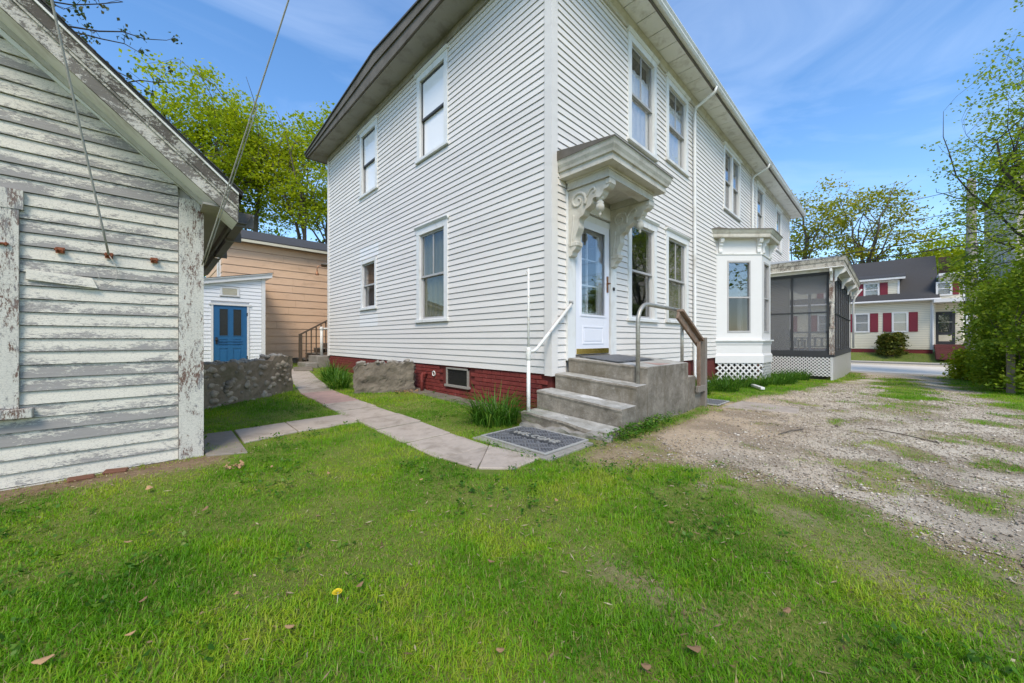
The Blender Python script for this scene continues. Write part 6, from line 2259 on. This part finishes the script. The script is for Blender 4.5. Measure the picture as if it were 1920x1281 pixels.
def shrub(name, label, base, rad, h, seed, mat='shrub_leaf', nclus=150, per=70, leaf=0.07, spread=0.16, cat='shrub', group=None, boxy=0.0):
    rng = np.random.default_rng(seed)
    T = thing(name, label, cat, tuple(base), group)
    m = MB()
    cl = []
    for k in range(nclus):
        a = rng.uniform(0, 2 * math.pi)
        z = rng.uniform(0.04, 1.0)
        prof = math.sqrt(max(0.05, 1 - max(0, (z - 0.45) / 0.62) ** 2)) if not boxy else 1.0
        rr = math.sqrt(rng.uniform(0.25, 1.0)) * prof * (0.82 + 0.22 * math.sin(3 * a + seed) + 0.12 * math.sin(7 * a + 9 * z))
        cl.append([base[0] + rad[0] * rr * math.cos(a), base[1] + rad[1] * rr * math.sin(a), base[2] + h * z])
    cl = np.array(cl)
    for i in range(0, nclus, 5):
        limb(m, (base[0] + rng.normal() * .06, base[1] + rng.normal() * .06, base[2] - .05), cl[i], 0.022, 0.006, rng, 0.08, 4, 4)
    m.build('stems', 'bark', T)
    v, q, tone = leaves(cl, spread, per, leaf, rng, 0.2)
    keep = v.reshape(-1, 4, 3)[:, :, 2].min(1) > base[2]
    v = v.reshape(-1, 4, 3)[keep].reshape(-1, 3)
    tone = tone.reshape(-1, 4)[keep].ravel()
    q = np.arange(len(v)).reshape(-1, 4)
    npmesh('foliage', v, q, mat, T, attrs={'tone': tone})
    return T


def build_trees():
    bk = 'trees behind the orange building'
    tree('maple_tree', 'broad bright green maple rising behind the orange building', (-.8, 25.5, .4), 17, (-0.8, 25.3, 12.4), (5.0, 4.6, 5.2), 3, 'maple_leaf', nlimb=9, nclus=560, per=44, spread=.38, leaf=.18, trunk_r=.26, stems=3, trunk_top=.6, hollow=.3, group=bk)
    tree('maple_tree', 'maple with bare forked stems just left of the white house', (4.1, 23.0, .4), 15.5, (3.3, 23.0, 11.6), (3.6, 3.8, 4.8), 8, 'maple_leaf', nlimb=8, nclus=340, per=40, spread=.38, leaf=.18, trunk_r=.22, stems=3, trunk_top=.6, hollow=.3, group=bk)
    tree('maple_tree', 'darker green tree low behind the orange roof', (1.5, 29.0, .4), 10, (1.5, 29, 6.6), (8.5, 3.4, 3.6), 13, 'maple_leaf', nlimb=7, nclus=260, per=50, spread=.6, leaf=.24, trunk_r=.22, stems=3, trunk_top=.5, group=bk)
    tree('maple_tree', 'yellow green tree glimpsed in the gap left of the orange building', (-5.4, 17.5, .4), 6.0, (-5.4, 17.5, 3.4), (2.2, 2.2, 2.4), 19, 'yellow_leaf', nlimb=6, nclus=120, per=50, spread=.35, leaf=.16, trunk_r=.14, group=bk)
    # the tree behind the barn whose thin twig ends hang over its roof
    rng = np.random.default_rng(4)
    T = thing('catkin_tree', 'sparse tree behind the barn with drooping brown catkins and twigs', 'tree', (-6.6, 9.4, .2))
    m = MB()
    limb(m, (-6.6, 9.4, 0), (-6.9, 8.6, 7.5), .24, .13, rng, .03, 8, 8)
    cl = []
    targets = [(-4.95, 6.2, 6.5), (-4.6, 6.0, 7.0), (-4.3, 6.6, 7.3), (-4.1, 6.8, 6.6), (-5.0, 7.0, 6.3), (-4.4, 7.4, 6.0), (-3.9, 7.6, 6.3), (-3.7, 7.4, 7.4), (-4.7, 5.4, 7.2), (-4.2, 7.9, 5.6), (-3.55, 8.0, 6.9), (-5.3, 6.6, 7.6), (-4.9, 8.0, 6.9)]
    for t in targets:
        lp, lr = limb(m, (-6.9, 8.6, rng.uniform(6.3, 7.5)), t, .03, .006, rng, .06, 9, 5)
        for p in lp[4:]:
            for _ in range(1):
                q = p + rng.normal(size=3) * .16
                limb(m, p, q, .005, .003, rng, .1, 2, 4)
                cl.append(q - np.array([0, 0, .06]))
    m.build('trunk', 'bark_dark', T)
    v, q, tone = leaves(np.array(cl), .05, 11, .075, rng, 1.6, 1.0, .0)
    npmesh('crown', v, q, 'dark_leaf', T, attrs={'tone': tone})
    # trees across the street, seen over the far end of the house and the porch
    st = 'trees across the street'
    tree('street_tree', 'sparse yellow green tree with a bare leader behind the house end', (42.5, 2.6, .3), 17, (42.5, 2.2, 12.2), (4.2, 3.6, 5.4), 23, 'yellow_leaf', nlimb=8, nclus=85, per=40, spread=.5, leaf=.24, trunk_r=.34, stems=2, hollow=.4, group=st)
    tree('street_tree', 'yellow green tree with a leaning limb above the porch roof', (45.5, -0.6, .3), 17.5, (46.0, -1.9, 12.0), (4.2, 4.2, 5.8), 27, 'yellow_leaf', nlimb=9, nclus=130, per=44, spread=.5, leaf=.24, trunk_r=.36, stems=2, hollow=.4, group=st)
    tree('street_tree', 'pale green tree behind the chimney of the cream house', (48, -6.6, .3), 11, (48, -6.6, 7.6), (3.8, 3.0, 3.6), 31, 'maple_leaf', nlimb=7, nclus=200, per=50, spread=.5, leaf=.24, trunk_r=.25, group=st)
    tree('street_tree', 'green tree between the cream house and the utility pole', (36.5, -7.4, .3), 6.5, (36.5, -7.35, 4.1), (1.6, .9, 2.6), 37, 'fresh_leaf', nlimb=6, nclus=120, per=50, spread=.35, leaf=.16, trunk_r=.14, group=st)
    shrub('red_shrub', 'reddish leaved shrub beside the far entrance', (33.0, -7.2, .3), (.9, .6), 4.3, 41, 'red_leaf', 90, 40, .14, .3)
    # big tree on the right with branches over the drive
    tree('roadside_tree', 'large fresh green tree leaning over the right side of the drive', (19.6, -8.2, -.3), 13.0, (18.7, -6.95, 7.1), (3.6, 3.3, 5.6), 45, 'fresh_leaf', 'bark_dark', nlimb=12, nclus=480, per=30, spread=.25, leaf=.105, trunk_r=.16, stems=3, trunk_top=.6, hollow=.15, twig_r=.010)
    tree('roadside_tree', 'slim young tree in front of the grey house', (20.6, -5.55, -.4), 5.4, (20.6, -5.6, 3.6), (.9, .8, 2.2), 46, 'fresh_leaf', 'bark', nlimb=6, nclus=80, per=34, spread=.2, leaf=.10, trunk_r=.05, stems=1, trunk_top=.8, hollow=.1, twig_r=.006)
    # hedge of shrubs along the right edge of the drive
    hd = 'shrubs along the right side of the drive'
    shrub('drive_shrub', 'nearest tall leafy shrub at the right picture edge', (10.3, -5.75, -.1), (1.0, .75), 3.3, 51, 'shrub_leaf', 200, 60, .075, .17, group=hd)
    shrub('drive_shrub', 'dense middle shrub beside the drive', (13.2, -5.75, -.2), (1.4, .75), 3.1, 53, 'shrub_leaf', 230, 60, .08, .19, group=hd)
    shrub('drive_shrub', 'shrub at the end of the drive below the utility pole', (16.6, -5.85, -.35), (1.5, .7), 3.2, 57, 'shrub_leaf', 210, 55, .09, .2, group=hd)
    shrub('drive_shrub', 'low bright yellow green shrub at the street end of the drive', (17.9, -5.3, -.4), (.7, .4), 1.0, 59, 'maple_leaf', 90, 50, .09, .14, group=hd)
    shrub('drive_shrub', 'tall shrub rising behind the hedge near the picture edge', (13.8, -7.3, -.2), (1.6, 1.0), 4.6, 61, 'fresh_leaf', 170, 45, .09, .22, group=hd)
    shrub('drive_shrub', 'low dark shrub at the hedge foot', (11.5, -5.2, -.1), (.9, .4), 1.1, 63, 'shrub_leaf', 110, 60, .07, .14, group=hd)
    tag(MB().box(10.42, 10.54, -5.28, -5.16, -.2, 1.05).build('fence_post', 'wood_grey', origin=(10.48, -5.2, -.1), bevel=.01), 'short grey wooden post standing in the shrubs', 'post')
    shrub('box_hedge', 'square clipped hedge in front of the cream house', (30.5, -3.35, .05), (.60, .62), 1.45, 67, 'hedge_leaf', 170, 70, .10, .10, cat='hedge', boxy=1)
    # trees behind the viewer, mirrored in the windows
    bv = 'trees behind the viewer'
    tree('yard_tree', 'tree behind the viewer mirrored in the end wall windows', (-20, -3.5, 0), 14, (-20, -3.5, 9.2), (4.2, 4.5, 5), 71, 'maple_leaf', 'bark_dark', nlimb=9, nclus=150, per=30, spread=.45, leaf=.22, trunk_r=.3, hollow=.3, group=bv)
    tree('yard_tree', 'tree across the drive mirrored in the long wall windows', (5.5, -17, 0), 12, (5.5, -17, 8), (4.2, 3.6, 4.6), 73, 'fresh_leaf', 'bark_dark', nlimb=9, nclus=170, per=30, spread=.45, leaf=.22, trunk_r=.3, hollow=.3, group=bv)
    tree('yard_tree', 'second tree across the drive mirrored in the far windows', (16, -19, -.2), 13, (16, -19, 8.4), (5, 4, 5), 79, 'fresh_leaf', 'bark_dark', nlimb=9, nclus=170, per=30, spread=.5, leaf=.24, trunk_r=.3, hollow=.3, group=bv)


build_trees()


# ------------------------------------------------------------------ daylily tufts
def blades(pos, heading, length, width, arch, rng, seg=3, base_tone=None):
    """arching strap leaves: arrays -> verts, quads"""
    n = len(pos)
    ts = np.linspace(0, 1, seg + 1)
    d = np.stack([np.cos(heading), np.sin(heading), np.zeros(n)], -1)
    side = np.stack([-np.sin(heading), np.cos(heading), np.zeros(n)], -1)
    rows = []
    for t in ts:
        out = (arch * length) * (t ** 1.6)
        upz = length * (t * (1 - 0.38 * arch * t) - 0.30 * arch * t ** 3)
        c = pos + d * out[:, None] + np.array([0, 0, 1.0]) * upz[:, None]
        w = (width * (1.0 - t ** 2 * 0.92))[:, None] * 0.5
        rows.append(np.stack([c - side * w, c + side * w], 1))
    V = np.stack(rows, 1)                      # n, seg+1, 2, 3
    idx = np.arange(n * (seg + 1) * 2).reshape(n, seg + 1, 2)
    q = np.stack([idx[:, :-1, 0], idx[:, :-1, 1], idx[:, 1:, 1], idx[:, 1:, 0]], -1).reshape(-1, 4)
    return V.reshape(-1, 3), q


def daylily(u, v, r, h, n, seed, label, group=None):
    rng = np.random.default_rng(seed)
    z = gh(u, v)
    a = rng.uniform(0, 2 * math.pi, n)
    rr = r * np.sqrt(rng.random(n)) * 0.55
    pos = np.stack([u + rr * np.cos(a), v + rr * np.sin(a), np.full(n, z - 0.02)], -1)
    hd = a + rng.normal(size=n) * 0.7
    L = h * rng.uniform(0.6, 1.25, n)
    V, q = blades(pos, hd, L, rng.uniform(0.010, 0.020, n), rng.uniform(0.25, 1.15, n), rng, 5)
    tone = np.repeat(np.clip(rng.beta(2, 3, n), 0, 1), 12)
    o = npmesh('daylily_clump', V, q, 'daylily', origin=(u, v, z), attrs={'tone': tone})
    tag(o, label, 'plant', group)
    return o


def build_plants():
    daylily(-.72, .34, .50, .56, 340, 1, 'arching strap-leaved clump left of the concrete steps')
    daylily(-1.22, 4.55, .36, .52, 150, 2, 'daylily clump right against the concrete remnant')
    daylily(-.95, 5.7, .40, .55, 170, 3, 'daylily clump behind the concrete remnant')
    daylily(-.55, 6.6, .36, .5, 120, 4, 'smaller daylily clump nearest the back steps')
    names = ['first', 'second', 'third', 'fourth', 'fifth', 'sixth', 'seventh', 'eighth', 'ninth', 'tenth', 'eleventh', 'twelfth']
    sp = [(3.9, -.55), (4.6, -.35), (4.9, -.80), (5.6, -.42), (6.1, -.75), (6.8, -.95), (7.5, -1.15), (8.3, -1.25), (9.1, -1.2), (9.9, -1.0), (10.7, -1.3), (11.4, -1.1)]
    for i, (u, v) in enumerate(sp):
        daylily(u, v, .42, .46, 150, 20 + i, '%s daylily clump from the stoop along the bay side wall' % names[i], 'daylilies along the long wall')


build_plants()


# ------------------------------------------------------------------ lawn, gravel
def view_depth(u, v):
    a = R_(45.7)
    du, dv = u - CAM[0], v - CAM[1]
    z = du * math.cos(a) + dv * math.sin(a)
    x = du * math.sin(a) - dv * math.cos(a)
    return z, x


def build_lawn():
    rng = np.random.default_rng(5)
    bands = [(0.75, 2.0, 4600), (2.0, 3.4, 2900), (3.4, 5.5, 1800), (5.5, 9.0, 650), (9.0, 14.0, 180), (14, 34, 22)]
    VV, QQ, TT = [], [], []
    base = 0
    for z0, z1, dens in bands:
        a = R_(45.7)
        w = 2 * 1.75 * z1
        n = int(dens * w * (z1 - z0))
        z = rng.uniform(z0, z1, n)
        x = rng.uniform(-1.75 * z1, 1.75 * z1, n)
        ok = np.abs(x) < 1.75 * z
        z, x = z[ok], x[ok]
        u = CAM[0] + z * math.cos(a) + x * math.sin(a)
        v = CAM[1] + z * math.sin(a) - x * math.cos(a)
        c = cover(u, v)
        # tuftiness: longer and shorter patches
        tuft = fbm(u * 2.3, v * 2.3, 61)
        pr = np.clip(c * (0.62 + 0.75 * tuft), 0, 1)
        ok = (rng.random(len(u)) < pr) & ~blocked(u, v) & (u < 31)
        u, v, c, tuft = u[ok], v[ok], c[ok], tuft[ok]
        m = len(u)
        if m == 0:
            continue
        per = 4
        scale = max(1.0, z1 / 4.5)
        uu = np.repeat(u, per) + rng.normal(size=m * per) * 0.016 * scale
        vv = np.repeat(v, per) + rng.normal(size=m * per) * 0.016 * scale
        cc = np.repeat(c, per)
        tf = np.repeat(tuft, per)
        pos = np.stack([uu, vv, gz(uu, vv) - 0.004], -1)
        k = len(uu)
        hd = rng.uniform(0, 2 * math.pi, k)
        L = (0.023 + 0.032 * np.clip((tf - 0.35) * 2.4, 0, 1)) * rng.uniform(0.55, 1.35, k) * (0.6 + 0.4 * cc)
        L = L * (1 + 0.25 * (scale - 1))
        wd = rng.uniform(0.0022, 0.0046, k) * scale ** 0.9
        sg = 2 if z1 < 3.5 else 1
        V, q = blades(pos, hd, L, wd * (1.0 if sg == 2 else 1.15), rng.uniform(0.2, 1.0, k) * (1.0 if sg == 2 else 0.8), rng, sg)
        patch = fbm(uu * 1.25, vv * 1.25, 88)
        fine = fbm(uu * 6.0, vv * 6.0, 99)
        tone = np.clip(0.36 + 1.35 * (patch - 0.5) + 0.65 * (fine - 0.5) + rng.normal(size=k) * 0.13 + 0.14 * (1 - cc), 0, 0.84)
        straw = rng.random(k) < (0.06 + 0.26 * np.clip((0.42 - tf) * 4, 0, 1) + 0.22 * (cc < 0.5))
        tone = np.where(straw, rng.uniform(0.86, 1.0, k), tone)
        VV.append(V)
        QQ.append(q + base)
        base += len(V)
        TT.append(np.repeat(tone, 2 * (sg + 1)))
    o = npmesh('grass', np.concatenate(VV), np.concatenate(QQ), 'lawn', attrs={'tone': np.concatenate(TT)})
    o['kind'] = 'stuff'
    o['label'] = 'short green grass of the yard and drive edges'
    o['category'] = 'grass'
    print('grass quads', len(o.data.polygons))


def build_gravel():
    rng = np.random.default_rng(6)
    bv_ = np.array([(1, 0, 0), (0, 1, 0), (-1, 0, 0), (0, -1, 0), (0.1, 0.1, 1), (0.05, -0.1, -1), (0.75, 0.7, 0.35), (-0.7, -0.75, 0.3)], float)
    bf = np.array([(0, 6, 4), (6, 1, 4), (1, 2, 4), (2, 7, 4), (7, 3, 4), (3, 0, 4), (0, 1, 6), (2, 3, 7), (1, 0, 5), (2, 1, 5), (3, 2, 5), (0, 3, 5)])
    n = 190000
    u = -2.6 + 13.5 * rng.random(n) ** 2.2
    v = rng.uniform(-5.2, -1.05, n)
    c = cover(u, v)
    dens = np.clip(sstep(-1.35 - v + 1.0 * (fbm(u * 1.2, v * 1.2, 71) - .5), -.3, 1.0), 0.10, 1) * (0.25 + 1.0 * fbm(u * 2, v * 2, 15)) * (1.0 - 0.35 * sstep(c, 0.2, 0.6))
    z, x = view_depth(u, v)
    ok = (c < 0.55) & (u > np.interp(v, LAWN_V, LAWN_U) - 0.25 + 0.5 * (fbm(u * 3, v * 3, 44) - 0.3)) & (rng.random(n) < dens * 0.8) & ~blocked(u, v) & (z > 0.6)
    u, v, z = u[ok], v[ok], z[ok]
    k = len(u)
    s = rng.lognormal(math.log(0.0042), 0.45, k).clip(0.0018, 0.016) * np.clip(0.75 + z / 10, 0.75, 1.5)
    sc = s[:, None] * rng.uniform(0.65, 1.3, (k, 3)) * np.array([1.15, 1.0, 0.6])
    ang = rng.uniform(0, 6.28, k)
    P = bv_[None] * sc[:, None, :] * rng.uniform(0.8, 1.2, (k, len(bv_), 1))
    X = P[..., 0] * np.cos(ang)[:, None] - P[..., 1] * np.sin(ang)[:, None] + u[:, None]
    Y = P[..., 0] * np.sin(ang)[:, None] + P[..., 1] * np.cos(ang)[:, None] + v[:, None]
    Z = P[..., 2] + (gz(u, v) + 0.006 + 0.25 * s)[:, None]
    V = np.stack([X, Y, Z], -1).reshape(-1, 3)
    F = (bf[None] + (np.arange(k) * len(bv_))[:, None, None]).reshape(-1, 3)
    tone = np.repeat(np.clip(rng.normal(0.60, 0.24, k), 0, 1), len(bv_))
    o = npmesh('gravel', V, F, 'pebble', attrs={'tone': tone})
    o['kind'] = 'stuff'
    o['label'] = 'grey and tan gravel stones of the drive'
    o['category'] = 'gravel'
    print('pebbles', k)


def build_weeds():
    rng = np.random.default_rng(15)
    n = 2600
    u = rng.uniform(-5.5, 0.2, n)
    v = rng.uniform(-4.2, 4.0, n)
    ok = (fbm(u * 1.8, v * 1.8, 42) > 0.56) & (cover(u, v) > 0.45) & ~blocked(u, v)
    u, v = u[ok], v[ok]
    # the weedy corner beside the steps
    k = 260
    u2 = rng.normal(0.25, 0.42, k).clip(-0.7, 2.0)
    v2 = -1.13 - np.abs(rng.normal(0, 0.10, k))
    u, v = np.concatenate([u, u2]), np.concatenate([v, v2])
    hh = np.concatenate([rng.uniform(.02, .04, len(u) - k), rng.uniform(.03, .13, k)])
    c = np.stack([u, v, gz(u, v) + hh], -1)
    V, q, tone = leaves(c, 0.022, 7, 0.026, rng, 0.0, 0.5, 1.2)
    o = npmesh('low_weeds', V, q, 'daylily', attrs={'tone': tone})
    o['kind'] = 'stuff'
    o['label'] = 'low broad leaved weeds in the lawn and beside the steps'
    o['category'] = 'weeds'


def build_thatch():
    rng = np.random.default_rng(25)
    n = 42000
    u = rng.uniform(-5.6, 3.2, n)
    v = rng.uniform(-4.8, 2.2, n)
    c = cover(u, v)
    edge = np.exp(-((c - 0.45) / 0.30) ** 2)
    foot = np.exp(-((v - 1.0) / 0.2) ** 2) * (u < -3.3)
    p = np.clip(0.10 + 0.55 * edge * (v < -0.9) + 0.9 * foot + 0.25 * (fbm(u * 1.6, v * 1.6, 42) > 0.6), 0, 1)
    ok = (rng.random(n) < p) & ~blocked(u, v)
    u, v = u[ok], v[ok]
    pos = np.stack([u, v, gz(u, v) + rng.uniform(.004, .02, len(u))], -1)
    k = len(u)
    hd = rng.uniform(0, 2 * math.pi, k)
    L = rng.uniform(.018, .055, k)
    d = np.stack([np.cos(hd), np.sin(hd), rng.normal(0, .2, k)], -1) * L[:, None] * .5
    w = np.stack([-np.sin(hd), np.cos(hd), rng.normal(0, .3, k)], -1) * (rng.uniform(.0012, .0045, k))[:, None]
    V = np.stack([pos - d, pos + w, pos + d, pos - w], 1).reshape(-1, 3)
    q = np.arange(k * 4).reshape(k, 4)
    o = npmesh('dry_litter', V, q, 'litter', attrs={'tone': np.repeat(rng.random(k), 4)})
    o['kind'] = 'stuff'
    o['label'] = 'dry grass stalks and leaf scraps lying in lawn and drive edge'
    o['category'] = 'litter'


build_lawn()
build_thatch()
build_weeds()
build_gravel()


# ------------------------------------------------------------------ small things on the ground
def leaf_mesh(seed, size):
    rr = random.Random(seed)
    k = 12
    pts = []
    for i in range(k):
        a = 2 * math.pi * i / k
        r = size * (0.90 + 0.16 * (i % 2)) * rr.uniform(0.85, 1.1) * (1.35 if i in (0, 6) else 1)
        pts.append((r * math.cos(a), r * 0.7 * math.sin(a), 0.16 * size * math.cos(2 * a + rr.uniform(-.4, .4)) + 0.010))
    m = MB()
    m.add([(0, 0, 0.012)] + pts + [(0, 0, 0.010)] + [(x, y, z - 0.002) for x, y, z in pts],
          [(0, 1 + i, 1 + (i + 1) % k) for i in range(k)] + [(k + 1, k + 2 + (i + 1) % k, k + 2 + i) for i in range(k)] + [(1 + i, k + 2 + i, k + 2 + (i + 1) % k, 1 + (i + 1) % k) for i in range(k)])
    return m


def build_litter():
    L = [(-3.264, -1.63, .024, 'tan fallen leaf right beside the yellow dandelion'), (-3.657, -1.324, .024, 'pinkish fallen leaf on the lawn left of the dandelion'),
         (-3.932, -1.111, .02, 'small orange leaf on the left part of the lawn'), (-3.67, -.232, .034, 'brown leaf on the lawn below the barn corner'),
         (-3.924, .426, .042, 'orange curled leaf near the foot of the barn wall'), (-3.545, -1.677, .022, 'ochre leaf below the dandelion'),
         (-2.573, -2.759, .040, 'large tan leaf at the bottom of the lawn beside the bare streak'), (-2.126, -2.949, .026, 'dark brown oval leaf on the lawn near the gravel'),
         (-3.963, -1.318, .022, 'narrow tan leaf low on the left lawn'), (-4.167, -1.274, .034, 'crumpled brown leaf in the lower left lawn corner'),
         (-2.365, -1.456, .022, 'reddish leaf lying mid lawn in front of the steps'), (-2.755, -2.674, .026, 'pale orange leaf at the bottom picture edge'),
         (-2.9, -.1, .024, 'tan leaf on the grass beside the walkway'), (-2.45, -.75, .02, 'small tan leaf between walkway and dandelion'),
         (-3.2, .35, .026, 'brown leaf on the grass between barn corner and walkway'), (-2.75, -1.9, .024, 'brown leaf in the middle of the lower lawn'), (-1.75, -2.35, .026, 'tan leaf on the lawn close to the gravel edge'),
         (-3.05, -2.3, .022, 'dark leaf at the bottom of the lawn left of the bare streak'), (-2.0, -1.7, .024, 'brown leaf on the lawn straight below the doormat'), (-4.0, -.45, .024, 'brown leaf left of the lawn centre towards the barn')]
    for i, (u, v, s, lb) in enumerate(L):
        o = leaf_mesh(i, s * 0.62).build('fallen_leaf', 'leaf_dry')
        o.location = (u, v, gh(u, v) + 0.030)
        o.rotation_euler = (random.uniform(-.3, .3), random.uniform(-.3, .3), random.uniform(0, 6))
        tag(o, lb, 'leaf', 'fallen leaves on the lawn')
    # heap of dry leaves on the lawn and at the foundation corner
    for (u, v, n, r, lb) in ((-3.42, .56, 26, .07, 'little heap of dry leaves on the lawn near the barn corner'), (-.45, 3.15, 60, .22, 'drift of dry leaves against the concrete remnant')):
        m = MB()
        rr = random.Random(n)
        for i in range(n):
            a, q = rr.uniform(0, 6.28), r * math.sqrt(rr.random())
            lm = leaf_mesh(i + 50, rr.uniform(.009, .016))
            mat = Matrix.Translation((u + q * math.cos(a), v + q * math.sin(a), gh(u, v) + .02 + rr.uniform(0, .03))) @ Matrix.Rotation(rr.uniform(-1, 1), 4, 'X') @ Matrix.Rotation(rr.uniform(0, 6), 4, 'Z')
            m.add([tuple(mat @ Vector(p)) for p in lm.v], lm.f)
        o = m.build('leaf_heap', 'leaf_dry', origin=(u, v, gh(u, v)), kind='stuff')
        o['label'] = lb
        o['category'] = 'leaves'
    # dandelion
    u, v = -3.356, -1.622
    z = gh(u, v)
    d = thing('dandelion', 'single yellow dandelion flower in the lawn', 'flower', (u, v, z))
    MB().tube([(u, v, z), (u + .004, v, z + .045)], .002, 5).build('stalk', 'daylily' if False else 'vent_cream', d)
    m = MB()
    for ring_, rad, zz in ((16, .019, .048), (12, .013, .053), (8, .007, .057)):
        for i in range(ring_):
            a = 2 * math.pi * i / ring_
            c, s = math.cos(a), math.sin(a)
            m.add([(u + .003 * c, v + .003 * s, z + zz - .004), (u + rad * c - .003 * s, v + rad * s + .003 * c, z + zz), (u + rad * 1.1 * c, v + rad * 1.1 * s, z + zz + .001), (u + rad * c + .003 * s, v + rad * s - .003 * c, z + zz)], [(0, 1, 2, 3)])
    m.build('petals', 'petal_yellow', d)
    # white gutter offcut lying in the grass
    m = MB()
    a, b = (6.05, -1.02), (5.55, -1.32)
    m.bar((a[0], a[1], gh(*a) + .07), (b[0], b[1], gh(*b) + .06), .08, .055)
    tag(m.build('downspout_piece', 'paint_white', origin=(5.8, -1.17, 0), bevel=.008), 'short white piece of downspout lying in the grass by the drive', 'pipe')
    # fallen twigs on the drive
    for i, (p, q) in enumerate((((2.35, -3.05), (2.0, -3.6)), ((1.2, -2.35), (1.75, -2.5)))):
        m = MB()
        m.tube([(p[0], p[1], gh(*p) + .02), ((p[0] + q[0]) / 2 + .03, (p[1] + q[1]) / 2, gh(*p) + .025), (q[0], q[1], gh(*q) + .015)], .006, 5)
        tag(m.build('twig', 'bark', origin=(p[0], p[1], gh(*p))), ['thin dark twig lying across the gravel beyond the steps', 'short twig on the gravel nearer the stoop'][i], 'twig')


build_litter()

for o in bpy.data.objects:
    if '_o' in o:
        del o['_o']
